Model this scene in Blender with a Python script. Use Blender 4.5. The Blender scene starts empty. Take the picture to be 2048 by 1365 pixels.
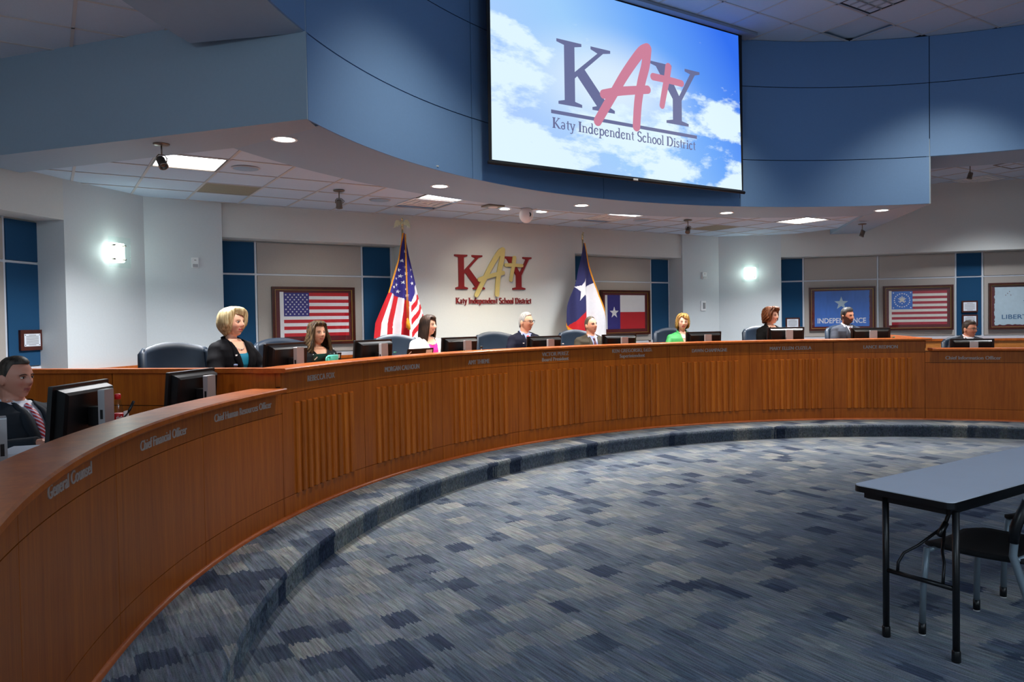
import bpy, bmesh, math, random
from mathutils import Vector, Matrix, noise
R_ = math.radians
sin, cos, pi = math.sin, math.cos, math.pi
random.seed(7)
scene = bpy.context.scene
COL = scene.collection

# ------------------------------------------------------------------ camera
CAM = Vector((-5.7241, -1.4414, 1.593))
HEAD, PITCH, ROLL = R_(33.3142), 0.0220, 0.0157
right = Vector((cos(HEAD), -sin(HEAD), 0))
fwd = Vector((sin(HEAD) * cos(PITCH), cos(HEAD) * cos(PITCH), -sin(PITCH)))
down = Vector((-sin(PITCH) * sin(HEAD), -sin(PITCH) * cos(HEAD), -cos(PITCH)))
cx = right * cos(ROLL) + down * sin(ROLL)
cy = right * sin(ROLL) - down * cos(ROLL)
cam_d = bpy.data.cameras.new('camera')
cam = bpy.data.objects.new('camera', cam_d)
COL.objects.link(cam)
cam.matrix_world = Matrix(((cx.x, cy.x, -fwd.x, CAM.x), (cx.y, cy.y, -fwd.y, CAM.y), (cx.z, cy.z, -fwd.z, CAM.z), (0, 0, 0, 1)))
cam_d.sensor_width = 36
cam_d.lens = 1489.715 / 2048 * 36
cam_d.shift_x = -46.1035 / 2048
cam_d.shift_y = -7.0344 / 2048
cam_d.clip_start = 0.05
scene.camera = cam

# ------------------------------------------------------------------ world, exposure, lamps
w = bpy.data.worlds.new('world')
scene.world = w
w.use_nodes = True
w.node_tree.nodes['Background'].inputs[0].default_value = (0.02, 0.03, 0.05, 1)
w.node_tree.nodes['Background'].inputs[1].default_value = 0.3
vs = scene.view_settings
vs.view_transform = 'Standard'
vs.look = 'None'
vs.gamma = 1
vs.exposure = 0.0
vs.use_curve_mapping = False

def lamp(name, kind, loc, energy, color=(1, 1, 1), size=0.2, target=None, spot=None, blend=0.5, size_y=None, spread=None):
    d = bpy.data.lights.new(name, kind)
    d.energy = energy
    d.color = color
    if kind == 'AREA':
        d.size = size
        if spread: d.spread = R_(spread)
        if size_y:
            d.shape = 'RECTANGLE'
            d.size_y = size_y
    else:
        d.shadow_soft_size = size
    if kind == 'SPOT':
        d.spot_size = R_(spot)
        d.spot_blend = blend
    o = bpy.data.objects.new(name, d)
    COL.objects.link(o)
    o.location = loc
    if target is not None:
        o.rotation_euler = (Vector(target) - Vector(loc)).to_track_quat('-Z', 'Y').to_euler()
    return o

COOL, WARM, NEUT = (0.80, 0.92, 1.0), (1.0, 0.88, 0.70), (1.0, 0.96, 0.90)
# recessed downlights of the ring soffit
DOWN = [(-4.10, 4.61), (-2.12, 5.87), (0.06, 6.226), (2.29, 5.82), (4.10, 4.62)]
for x, y in DOWN:
    lamp('downlight_lamp', 'SPOT', (x, y, 3.03), 150, NEUT, 0.09, (x, y, 0), 120, 0.7)
for x, y in [(-0.56, 7.10), (0.02, 7.09)]:
    lamp('downlight_lamp', 'SPOT', (x, y, 3.06), 72, WARM, 0.05, (x, y + .25, 0), 104, 0.55)
# 2x2 troffers
TROFF = [(-4.58, 6.06, 3.07), (-1.66, 6.58, 3.07), (4.25, 6.04, 3.07), (1.30, 6.58, 3.07)]
for x, y, z in TROFF:
    lamp('troffer_lamp', 'AREA', (x, y, z), 98, (0.97, 0.98, 1.0), 0.54, (x, y, 0), spread=128)
lamp('troffer_lamp', 'AREA', (6.77, 3.98, 3.84), 60, (0.9, 0.94, 1.0), 0.54, (6.77, 3.98, 0), spread=115)
# monopoint spots aimed at the walls
lamp('spot_lamp', 'SPOT', (-2.92, 6.42, 2.90), 34, WARM, 0.03, (-2.7, 8.5, 1.4), 62, 0.8)
lamp('spot_lamp', 'SPOT', (-0.85, 6.86, 2.98), 40, WARM, 0.03, (0, 8.33, 1.6), 80, 0.9)
lamp('spot_lamp', 'SPOT', (2.50, 6.50, 2.90), 34, WARM, 0.03, (2.7, 8.5, 1.4), 62, 0.8)
# unseen fill lamps added over the audience for ambient light
for x, y in [(-5.5, -6.2), (-0.5, -6.2)]:
    lamp('area_fill_lamp', 'AREA', (x, y, 5.2), 105, (0.78, 0.89, 1.0), 2.0, (x, y, 0))
for x, y, z, e in [(-8.6, -1.0, 3.3, 120), (-3.4, -5.0, 4.0, 120)]:  # added point lamps, out of view, lifting the near beam, ceiling and foreground
    lamp('point_fill_lamp', 'POINT', (x, y, z), e, (0.70, 0.86, 1.0), 0.25)
# warm cans in the high ceiling washing the front of the desk
for x, y, tx_, ty_ in [(-2.3, 3.2, -2.9, 5.1), (0.9, 4.0, 1.0, 5.8), (3.3, 2.6, 4.1, 4.2)]:
    lamp('can_lamp', 'SPOT', (x, y, 5.2), 265, WARM, 0.12, (tx_, ty_, .5), 84, 0.9)
# light of the projected picture thrown back into the room
PROJ = lamp('projector_lamp', 'SPOT', (0.0, -7.5, 4.6), 10, (0.6, 0.78, 1.0), 0.05, (0, 5.1, 4.3), 30, 0.3)

# ------------------------------------------------------------------ materials
def lin(c):
    return tuple(((v / 255) / 12.92 if v / 255 <= 0.04045 else ((v / 255 + 0.055) / 1.055) ** 2.4) for v in c)

def new_mat(name):
    m = bpy.data.materials.new(name)
    m.use_nodes = True
    nt = m.node_tree
    return m, nt, nt.nodes['Principled BSDF']

def N(nt, t, **kw):
    n = nt.nodes.new(t)
    for k, v in kw.items():
        setattr(n, k, v)
    return n

def mat(name, rgb, rough=0.6, metal=0.0, var=0.0, scale=(8, 8, 8), bump=0.0, rand=0.0, coat=0.0, spec=None, detail=4):
    """principled with noise colour variation, optional bump, optional per-object tint"""
    m, nt, b = new_mat(name)
    L = nt.links
    c = lin(rgb)
    b.inputs['Roughness'].default_value = rough
    b.inputs['Metallic'].default_value = metal
    if spec is not None:
        b.inputs['Specular IOR Level'].default_value = spec
    if coat:
        b.inputs['Coat Weight'].default_value = coat
        b.inputs['Coat Roughness'].default_value = 0.12
    b.inputs['Base Color'].default_value = (*c, 1)
    if var or bump:
        tc = N(nt, 'ShaderNodeTexCoord')
        mp = N(nt, 'ShaderNodeMapping')
        mp.inputs['Scale'].default_value = scale
        L.new(tc.outputs['Object'], mp.inputs[0])
        nz = N(nt, 'ShaderNodeTexNoise')
        nz.inputs['Scale'].default_value = 1
        nz.inputs['Detail'].default_value = detail
        L.new(mp.outputs[0], nz.inputs[0])
        if var:
            r = N(nt, 'ShaderNodeMapRange')
            r.inputs[1].default_value, r.inputs[2].default_value = 0.25, 0.75
            r.inputs[3].default_value, r.inputs[4].default_value = 1 - var, 1 + var
            L.new(nz.outputs[0], r.inputs[0])
            fac = r.outputs[0]
            if rand:
                oi = N(nt, 'ShaderNodeObjectInfo')
                r2 = N(nt, 'ShaderNodeMapRange')
                r2.inputs[3].default_value, r2.inputs[4].default_value = 1 - rand, 1 + rand
                L.new(oi.outputs['Random'], r2.inputs[0])
                mm = N(nt, 'ShaderNodeMath', operation='MULTIPLY')
                L.new(fac, mm.inputs[0]); L.new(r2.outputs[0], mm.inputs[1])
                fac = mm.outputs[0]
            vm = N(nt, 'ShaderNodeVectorMath', operation='SCALE')
            vm.inputs[0].default_value = c
            L.new(fac, vm.inputs['Scale'])
            L.new(vm.outputs[0], b.inputs['Base Color'])
        if bump:
            bp = N(nt, 'ShaderNodeBump')
            bp.inputs['Strength'].default_value = bump
            bp.inputs['Distance'].default_value = 0.01
            L.new(nz.outputs[0], bp.inputs['Height'])
            L.new(bp.outputs[0], b.inputs['Normal'])
    return m

def emit(name, rgb, strength):
    m, nt, b = new_mat(name)
    b.inputs['Base Color'].default_value = (0.02, 0.02, 0.02, 1)
    b.inputs['Specular IOR Level'].default_value = 0.1
    b.inputs['Emission Color'].default_value = (*lin(rgb), 1)
    b.inputs['Emission Strength'].default_value = strength
    return m

def glass(name, tint=(1, 1, 1), rough=0.03):
    m, nt, b = new_mat(name)
    L = nt.links
    tr = N(nt, 'ShaderNodeBsdfTransparent'); tr.inputs[0].default_value = (*tint, 1)
    gl = N(nt, 'ShaderNodeBsdfGlossy'); gl.inputs['Roughness'].default_value = rough
    mx = N(nt, 'ShaderNodeMixShader'); mx.inputs[0].default_value = 0.035
    L.new(tr.outputs[0], mx.inputs[1]); L.new(gl.outputs[0], mx.inputs[2])
    L.new(mx.outputs[0], nt.nodes['Material Output'].inputs[0])
    return m

def wood(name, rgb, dark, grain=(26, 26, 1.2), rough=0.34, rand=0.06, coat=0.15):
    m, nt, b = new_mat(name)
    L = nt.links
    tc = N(nt, 'ShaderNodeTexCoord')
    mp = N(nt, 'ShaderNodeMapping'); mp.inputs['Scale'].default_value = grain
    L.new(tc.outputs['Object'], mp.inputs[0])
    n1 = N(nt, 'ShaderNodeTexNoise'); n1.inputs['Scale'].default_value = 1; n1.inputs['Detail'].default_value = 6; n1.inputs['Roughness'].default_value = 0.65
    L.new(mp.outputs[0], n1.inputs[0])
    mp2 = N(nt, 'ShaderNodeMapping'); mp2.inputs['Scale'].default_value = tuple(g * 7 for g in grain)
    L.new(tc.outputs['Object'], mp2.inputs[0])
    n2 = N(nt, 'ShaderNodeTexNoise'); n2.inputs['Scale'].default_value = 1; n2.inputs['Detail'].default_value = 2
    L.new(mp2.outputs[0], n2.inputs[0])
    ad = N(nt, 'ShaderNodeMath', operation='MULTIPLY_ADD'); ad.inputs[1].default_value = 0.35
    L.new(n2.outputs[0], ad.inputs[0]); L.new(n1.outputs[0], ad.inputs[2])
    cr = N(nt, 'ShaderNodeValToRGB')
    cr.color_ramp.elements[0].position = 0.42; cr.color_ramp.elements[0].color = (*lin(dark), 1)
    cr.color_ramp.elements[1].position = 0.92; cr.color_ramp.elements[1].color = (*lin(rgb), 1)
    L.new(ad.outputs[0], cr.inputs[0])
    oi = N(nt, 'ShaderNodeObjectInfo')
    r2 = N(nt, 'ShaderNodeMapRange'); r2.inputs[3].default_value, r2.inputs[4].default_value = 1 - rand, 1 + rand
    L.new(oi.outputs['Random'], r2.inputs[0])
    vm = N(nt, 'ShaderNodeVectorMath', operation='SCALE')
    L.new(cr.outputs[0], vm.inputs[0]); L.new(r2.outputs[0], vm.inputs['Scale'])
    L.new(vm.outputs[0], b.inputs['Base Color'])
    b.inputs['Roughness'].default_value = rough
    b.inputs['Specular IOR Level'].default_value = .35
    b.inputs['Coat Weight'].default_value = coat
    b.inputs['Coat Roughness'].default_value = 0.2
    return m

def carpet(name):
    m, nt, b = new_mat(name)
    L = nt.links
    tc = N(nt, 'ShaderNodeTexCoord')
    sp = N(nt, 'ShaderNodeSeparateXYZ'); L.new(tc.outputs['Object'], sp.inputs[0])
    def math_(op, a, bb=None, cc=None):
        n = N(nt, 'ShaderNodeMath', operation=op)
        for i, v in enumerate((a, bb, cc)):
            if v is None: continue
            if isinstance(v, (int, float)): n.inputs[i].default_value = v
            else: L.new(v, n.inputs[i])
        return n.outputs[0]
    mj = N(nt, 'ShaderNodeMapping'); mj.inputs['Scale'].default_value = (75, 2, 2)
    L.new(tc.outputs['Object'], mj.inputs[0])
    nj = N(nt, 'ShaderNodeTexNoise'); nj.inputs['Scale'].default_value = 1; nj.inputs['Detail'].default_value = 1
    L.new(mj.outputs[0], nj.inputs[0])
    ragged = math_('ADD', sp.outputs[1], math_('MULTIPLY', nj.outputs[0], .11))
    def cell(px, py, seed):
        xi = math_('FLOOR', math_('DIVIDE', sp.outputs[0], px))
        off = math_('MULTIPLY', math_('FRACT', math_('MULTIPLY', math_('SINE', math_('MULTIPLY', xi, 12.9898 + seed)), 43.7)), py)
        yi = math_('FLOOR', math_('DIVIDE', math_('ADD', ragged, off), py))
        cb = N(nt, 'ShaderNodeCombineXYZ'); L.new(xi, cb.inputs[0]); L.new(yi, cb.inputs[1]); cb.inputs[2].default_value = seed
        wn = N(nt, 'ShaderNodeTexWhiteNoise'); wn.noise_dimensions = '3D'; L.new(cb.outputs[0], wn.inputs['Vector'])
        return wn.outputs['Value']
    a, c2 = cell(0.17, 0.19, 1.3), cell(0.085, 0.30, 4.1)
    cr = N(nt, 'ShaderNodeValToRGB')
    e = cr.color_ramp.elements
    e[0].position = 0.0; e[0].color = (*lin((62, 70, 90)), 1)
    e[1].position = 1.0; e[1].color = (*lin((156, 156, 154)), 1)
    for p, col in [(0.13, (70, 80, 98)), (0.22, (102, 112, 126)), (0.55, (116, 124, 134)), (0.82, (132, 137, 140))]:
        x = e.new(p); x.color = (*lin(col), 1)
    L.new(math_('ADD', math_('MULTIPLY', a, 0.80), math_('MULTIPLY', c2, 0.20)), cr.inputs[0])
    # threads running along y
    mp = N(nt, 'ShaderNodeMapping'); mp.inputs['Scale'].default_value = (95, 5, 40)
    L.new(tc.outputs['Object'], mp.inputs[0])
    nz = N(nt, 'ShaderNodeTexNoise'); nz.inputs['Scale'].default_value = 1; nz.inputs['Detail'].default_value = 4
    L.new(mp.outputs[0], nz.inputs[0])
    mp3 = N(nt, 'ShaderNodeMapping'); mp3.inputs['Scale'].default_value = (160, 160, 160)
    L.new(tc.outputs['Object'], mp3.inputs[0])
    n3 = N(nt, 'ShaderNodeTexNoise'); n3.inputs['Scale'].default_value = 1
    L.new(mp3.outputs[0], n3.inputs[0])
    mr = N(nt, 'ShaderNodeMapRange'); mr.inputs[1].default_value, mr.inputs[2].default_value = 0.3, 0.7
    mr.inputs[3].default_value, mr.inputs[4].default_value = 0.40, 1.66
    L.new(math_('ADD', math_('MULTIPLY', nz.outputs[0], 0.7), math_('MULTIPLY', n3.outputs[0], 0.3)), mr.inputs[0])
    vm = N(nt, 'ShaderNodeVectorMath', operation='SCALE')
    L.new(cr.outputs[0], vm.inputs[0]); L.new(mr.outputs[0], vm.inputs['Scale'])
    # blue, tan and mauve yarns here and there
    hs = N(nt, 'ShaderNodeMix', data_type='RGBA', blend_type='MULTIPLY'); hs.inputs[0].default_value = 0.30
    n4 = N(nt, 'ShaderNodeTexNoise'); n4.inputs['Scale'].default_value = 1; mp4 = N(nt, 'ShaderNodeMapping'); mp4.inputs['Scale'].default_value = (70, 6, 30)
    L.new(tc.outputs['Object'], mp4.inputs[0]); L.new(mp4.outputs[0], n4.inputs[0])
    L.new(vm.outputs[0], hs.inputs[6]); L.new(n4.outputs[1], hs.inputs[7])
    sc2 = N(nt, 'ShaderNodeVectorMath', operation='SCALE'); sc2.inputs['Scale'].default_value = 1.15
    L.new(hs.outputs[2], sc2.inputs[0])
    L.new(sc2.outputs[0], b.inputs['Base Color'])
    b.inputs['Roughness'].default_value = 0.95
    b.inputs['Specular IOR Level'].default_value = 0.1
    bp = N(nt, 'ShaderNodeBump'); bp.inputs['Strength'].default_value = 0.6; bp.inputs['Distance'].default_value = 0.006
    L.new(nz.outputs[0], bp.inputs['Height']); L.new(bp.outputs[0], b.inputs['Normal'])
    return m

M = {}
M['carpet'] = carpet('carpet')
M['wall'] = mat('wall_paint', (210, 212, 208), 0.85, var=0.02, scale=(60, 60, 60), bump=0.05)
M['pil'] = mat('pilaster_paint', (206, 212, 214), 0.85, var=0.02, scale=(60, 60, 60), bump=0.05)
M['fascia'] = mat('fascia_paint', (104, 142, 190), 0.7, var=0.02, scale=(40, 40, 40), bump=0.04)
M['beam'] = mat('beam_paint', (150, 170, 188), 0.7, var=0.02, scale=(40, 40, 40))
M['soffit'] = mat('soffit_paint', (142, 170, 194), 0.7, var=0.02, scale=(40, 40, 40))
M['joint'] = mat('dark_joint', (22, 28, 38), 0.9)
M['tile'] = mat('ceiling_tile', (186, 204, 222), 0.95, var=0.03, scale=(90, 90, 90), bump=0.12, rand=0.015)
M['tan_tile'] = mat('tan_ceiling_tile', (142, 136, 118), 0.9, var=0.05, scale=(60, 60, 60))
M['grid'] = mat('ceiling_grid', (188, 188, 190), 0.7)
M['blue_fab'] = mat('blue_fabric', (14, 70, 108), 0.95, var=0.10, scale=(240, 240, 240), bump=0.15)
M['beige_fab'] = mat('grey_beige_fabric', (176, 168, 160), 0.95, var=0.08, scale=(220, 220, 220), bump=0.15)
M['trim'] = mat('pale_trim', (208, 214, 222), 0.4, var=0.02)
M['wood'] = wood('desk_veneer', (194, 104, 22), (150, 70, 8), rough=0.42, coat=0.05)
M['slatwood'] = wood('desk_slat', (204, 114, 30), (158, 76, 12), rand=0.17, rough=0.42, coat=0.05)
M['topwood'] = wood('counter_wood', (204, 108, 38), (154, 70, 18), grain=(9, 9, 9), rough=0.30, coat=0.15)
M['trimwood'] = wood('base_trim_wood', (196, 104, 50), (160, 76, 32), grain=(10, 10, 10), rough=0.35)
M['paleply'] = wood('wainscot_wood', (214, 138, 64), (178, 100, 40), grain=(5, 5, 18), rough=0.4)
M['darkwood'] = mat('desk_carcass', (44, 22, 10), 0.8)
M['framewood'] = wood('frame_wood', (84, 34, 22), (46, 18, 12), grain=(20, 20, 20), rough=0.3)
M['letter'] = mat('grey_letter', (184, 168, 160), 0.5)
M['black'] = mat('black_plastic', (16, 16, 18), 0.35, var=0.05, scale=(50, 50, 50))
M['blackgloss'] = mat('black_gloss', (12, 12, 14), 0.34, spec=.28)
M['silver'] = mat('silver_plastic', (172, 170, 172), 0.38, metal=0.35, var=0.02)
M['leather'] = mat('navy_leather', (27, 41, 57), 0.46, var=0.10, scale=(9, 9, 9), bump=0.10)
M['chrome'] = mat('chrome', (180, 182, 186), 0.15, metal=1.0)
M['nickel'] = mat('brushed_nickel', (120, 112, 104), 0.32, metal=0.9)
M['white'] = mat('white_plastic', (232, 232, 232), 0.4)
M['paper'] = mat('white_paper', (232, 236, 244), 0.8, var=0.02)
M['lit_panel'] = emit('lit_diffuser', (255, 253, 255), 6.0)
M['lit_disc'] = emit('lit_downlight', (255, 252, 246), 8.0)
M['off_panel'] = mat('unlit_louver', (70, 92, 120), 0.25, metal=0.7)
M['sconce_glow'] = emit('lit_sconce_glass', (236, 255, 246), 5.0)
M['clear'] = glass('clear_glass', (0.96, 1.0, 0.99))
M['pane'] = glass('picture_glass', (1, 1, 1), 0.05)
M['matboard'] = mat('burgundy_mat_board', (92, 20, 24), 0.9, var=0.03, scale=(80, 80, 80))
M['gilt'] = mat('gilt_fillet', (190, 150, 80), 0.35, metal=0.6)
M['red'] = mat('flag_red', (196, 22, 34), 0.85, var=0.06, scale=(30, 30, 30))
M['fwhite'] = mat('flag_white', (236, 234, 236), 0.85, var=0.03, scale=(30, 30, 30))
M['fnavy'] = mat('flag_navy', (52, 44, 128), 0.85, var=0.06, scale=(30, 30, 30))
M['txnavy'] = mat('state_flag_navy', (44, 46, 96), 0.85, var=0.06, scale=(30, 30, 30))
M['fblue'] = mat('faded_blue_cloth', (62, 112, 196), 0.9, var=0.10, scale=(26, 26, 6))
M['fpale'] = mat('pale_cloth', (186, 206, 216), 0.9, var=0.05, scale=(20, 20, 20))
M['fstarblue'] = mat('slate_blue_print', (52, 98, 140), 0.9)
M['fdkred'] = mat('faded_red_cloth', (168, 36, 54), 0.9, var=0.10, scale=(26, 26, 6))
M['fcream'] = mat('cream_cloth', (222, 216, 206), 0.9, var=0.05, scale=(20, 20, 20))
M['fringe'] = mat('gold_fringe', (226, 150, 24), 0.7, var=0.15, scale=(120, 120, 120))
M['gold'] = mat('polished_gold', (226, 212, 170), 0.25, metal=0.85)
M['logored'] = mat('logo_dark_red', (134, 22, 26), 0.5, var=0.03)
M['logogold'] = mat('logo_pale_gold', (206, 190, 122), 0.5, var=0.03)
M['print'] = mat('grey_print', (120, 120, 116), 0.9)
M['shoe'] = mat('black_leather_shoe', (20, 18, 18), 0.35)
M['teal'] = mat('teal_enamel', (84, 190, 168), 0.4)
M['ice'] = glass('clear_plastic', (0.86, 0.92, 0.95), 0.05)
M['redcap'] = mat('red_cap', (222, 30, 36), 0.4)
M['cola'] = mat('dark_cola', (36, 12, 16), 0.15)
M['tabletop'] = mat('pale_laminate', (236, 240, 250), 0.5, var=0.01, spec=.22)
M['greytube'] = mat('grey_tube', (126, 140, 150), 0.4, metal=0.3)
M['mesh'] = mat('black_upholstery', (12, 12, 14), 0.9, var=0.1, scale=(200, 200, 200), bump=0.1)
M['tvborder'] = mat('screen_black_border', (14, 16, 24), 0.7)
M['case'] = mat('screen_case', (150, 160, 178), 0.6)

def screen_mat():
    m, nt, b = new_mat('projected_sky')
    L = nt.links
    tc = N(nt, 'ShaderNodeTexCoord')
    sp = N(nt, 'ShaderNodeSeparateXYZ'); L.new(tc.outputs['Generated'], sp.inputs[0])
    def math_(op, a, bb=None):
        n = N(nt, 'ShaderNodeMath', operation=op)
        for i, v in enumerate((a, bb)):
            if v is None: continue
            if isinstance(v, (int, float)): n.inputs[i].default_value = v
            else: L.new(v, n.inputs[i])
        return n.outputs[0]
    u, v = sp.outputs[0], sp.outputs[2]
    # sky: pale left and bottom, saturated blue upper right
    g = math_('ADD', math_('MULTIPLY', u, 0.75), math_('MULTIPLY', v, 0.32))
    cr = N(nt, 'ShaderNodeValToRGB'); e = cr.color_ramp.elements
    e[0].position = 0.1; e[0].color = (*lin((176, 206, 255)), 1)
    e[1].position = 1.0; e[1].color = (*lin((50, 112, 240)), 1)
    x = e.new(0.45); x.color = (*lin((158, 206, 252)), 1)
    x = e.new(0.72); x.color = (*lin((104, 166, 250)), 1)
    L.new(g, cr.inputs[0])
    # glow of the picture's own sun behind the logo
    dx = math_('MULTIPLY', math_('SUBTRACT', u, 0.42), 1.0); dy = math_('MULTIPLY', math_('SUBTRACT', v, 0.50), 1.1)
    dd = math_('SQRT', math_('ADD', math_('MULTIPLY', dx, dx), math_('MULTIPLY', dy, dy)))
    gl = N(nt, 'ShaderNodeMapRange'); gl.interpolation_type = 'SMOOTHSTEP'
    gl.inputs[1].default_value, gl.inputs[2].default_value, gl.inputs[3].default_value, gl.inputs[4].default_value = 0.05, 0.42, 0.75, 0.0
    L.new(dd, gl.inputs[0])
    mx = N(nt, 'ShaderNodeMix', data_type='RGBA'); L.new(gl.outputs[0], mx.inputs[0]); L.new(cr.outputs[0], mx.inputs[6]); mx.inputs[7].default_value = (*lin((236, 248, 255)), 1)
    # clouds
    mp = N(nt, 'ShaderNodeMapping'); mp.inputs['Scale'].default_value = (2.6, 1, 3.4); mp.inputs['Location'].default_value = (3.7, 0, 1.2)
    L.new(tc.outputs['Generated'], mp.inputs[0])
    nz = N(nt, 'ShaderNodeTexNoise'); nz.inputs['Scale'].default_value = 1.25; nz.inputs['Detail'].default_value = 9; nz.inputs['Roughness'].default_value = 0.62
    L.new(mp.outputs[0], nz.inputs[0])
    # fewer clouds high up, more low down and at the left
    bias = math_('ADD', math_('MULTIPLY', v, -0.22), math_('MULTIPLY', u, -0.06))
    nn = math_('ADD', math_('ADD', math_('MULTIPLY', nz.outputs[0], 1.7), bias), -0.31)
    for bu, bv, ru, rv, amt in [(.10, .60, .20, .24, .24), (.30, .16, .36, .20, .13), (.88, .40, .15, .22, .27), (.99, .03, .12, .13, .28), (.79, .90, .06, .06, .22), (.66, .12, .16, .14, .15)]:
        ax_ = math_('DIVIDE', math_('SUBTRACT', u, bu), ru); ay_ = math_('DIVIDE', math_('SUBTRACT', v, bv), rv)
        q = N(nt, 'ShaderNodeMapRange'); q.interpolation_type = 'SMOOTHSTEP'
        q.inputs[1].default_value, q.inputs[2].default_value, q.inputs[3].default_value, q.inputs[4].default_value = .2, 1.15, amt, 0.0
        L.new(math_('SQRT', math_('ADD', math_('MULTIPLY', ax_, ax_), math_('MULTIPLY', ay_, ay_))), q.inputs[0])
        nn = math_('ADD', nn, q.outputs[0])
    cl = N(nt, 'ShaderNodeMapRange'); cl.inputs[1].default_value, cl.inputs[2].default_value = 0.47, 0.60
    L.new(nn, cl.inputs[0])
    mx2 = N(nt, 'ShaderNodeMix', data_type='RGBA'); L.new(cl.outputs[0], mx2.inputs[0]); L.new(mx.outputs[2], mx2.inputs[6]); mx2.inputs[7].default_value = (*lin((224, 246, 255)), 1)
    b.inputs['Base Color'].default_value = (0.02, 0.02, 0.02, 1)
    b.inputs['Specular IOR Level'].default_value = 0.1
    b.inputs['Roughness'].default_value = 0.9
    L.new(mx2.outputs[2], b.inputs['Emission Color'])
    b.inputs['Emission Strength'].default_value = 1.0
    return m
M['sky_picture'] = screen_mat()
M['pic_slate'] = emit('projected_slate', (106, 112, 154), 1.0)
M['pic_red'] = emit('projected_red', (206, 130, 156), 1.0)
M['pic_red2'] = M['pic_red']

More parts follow.
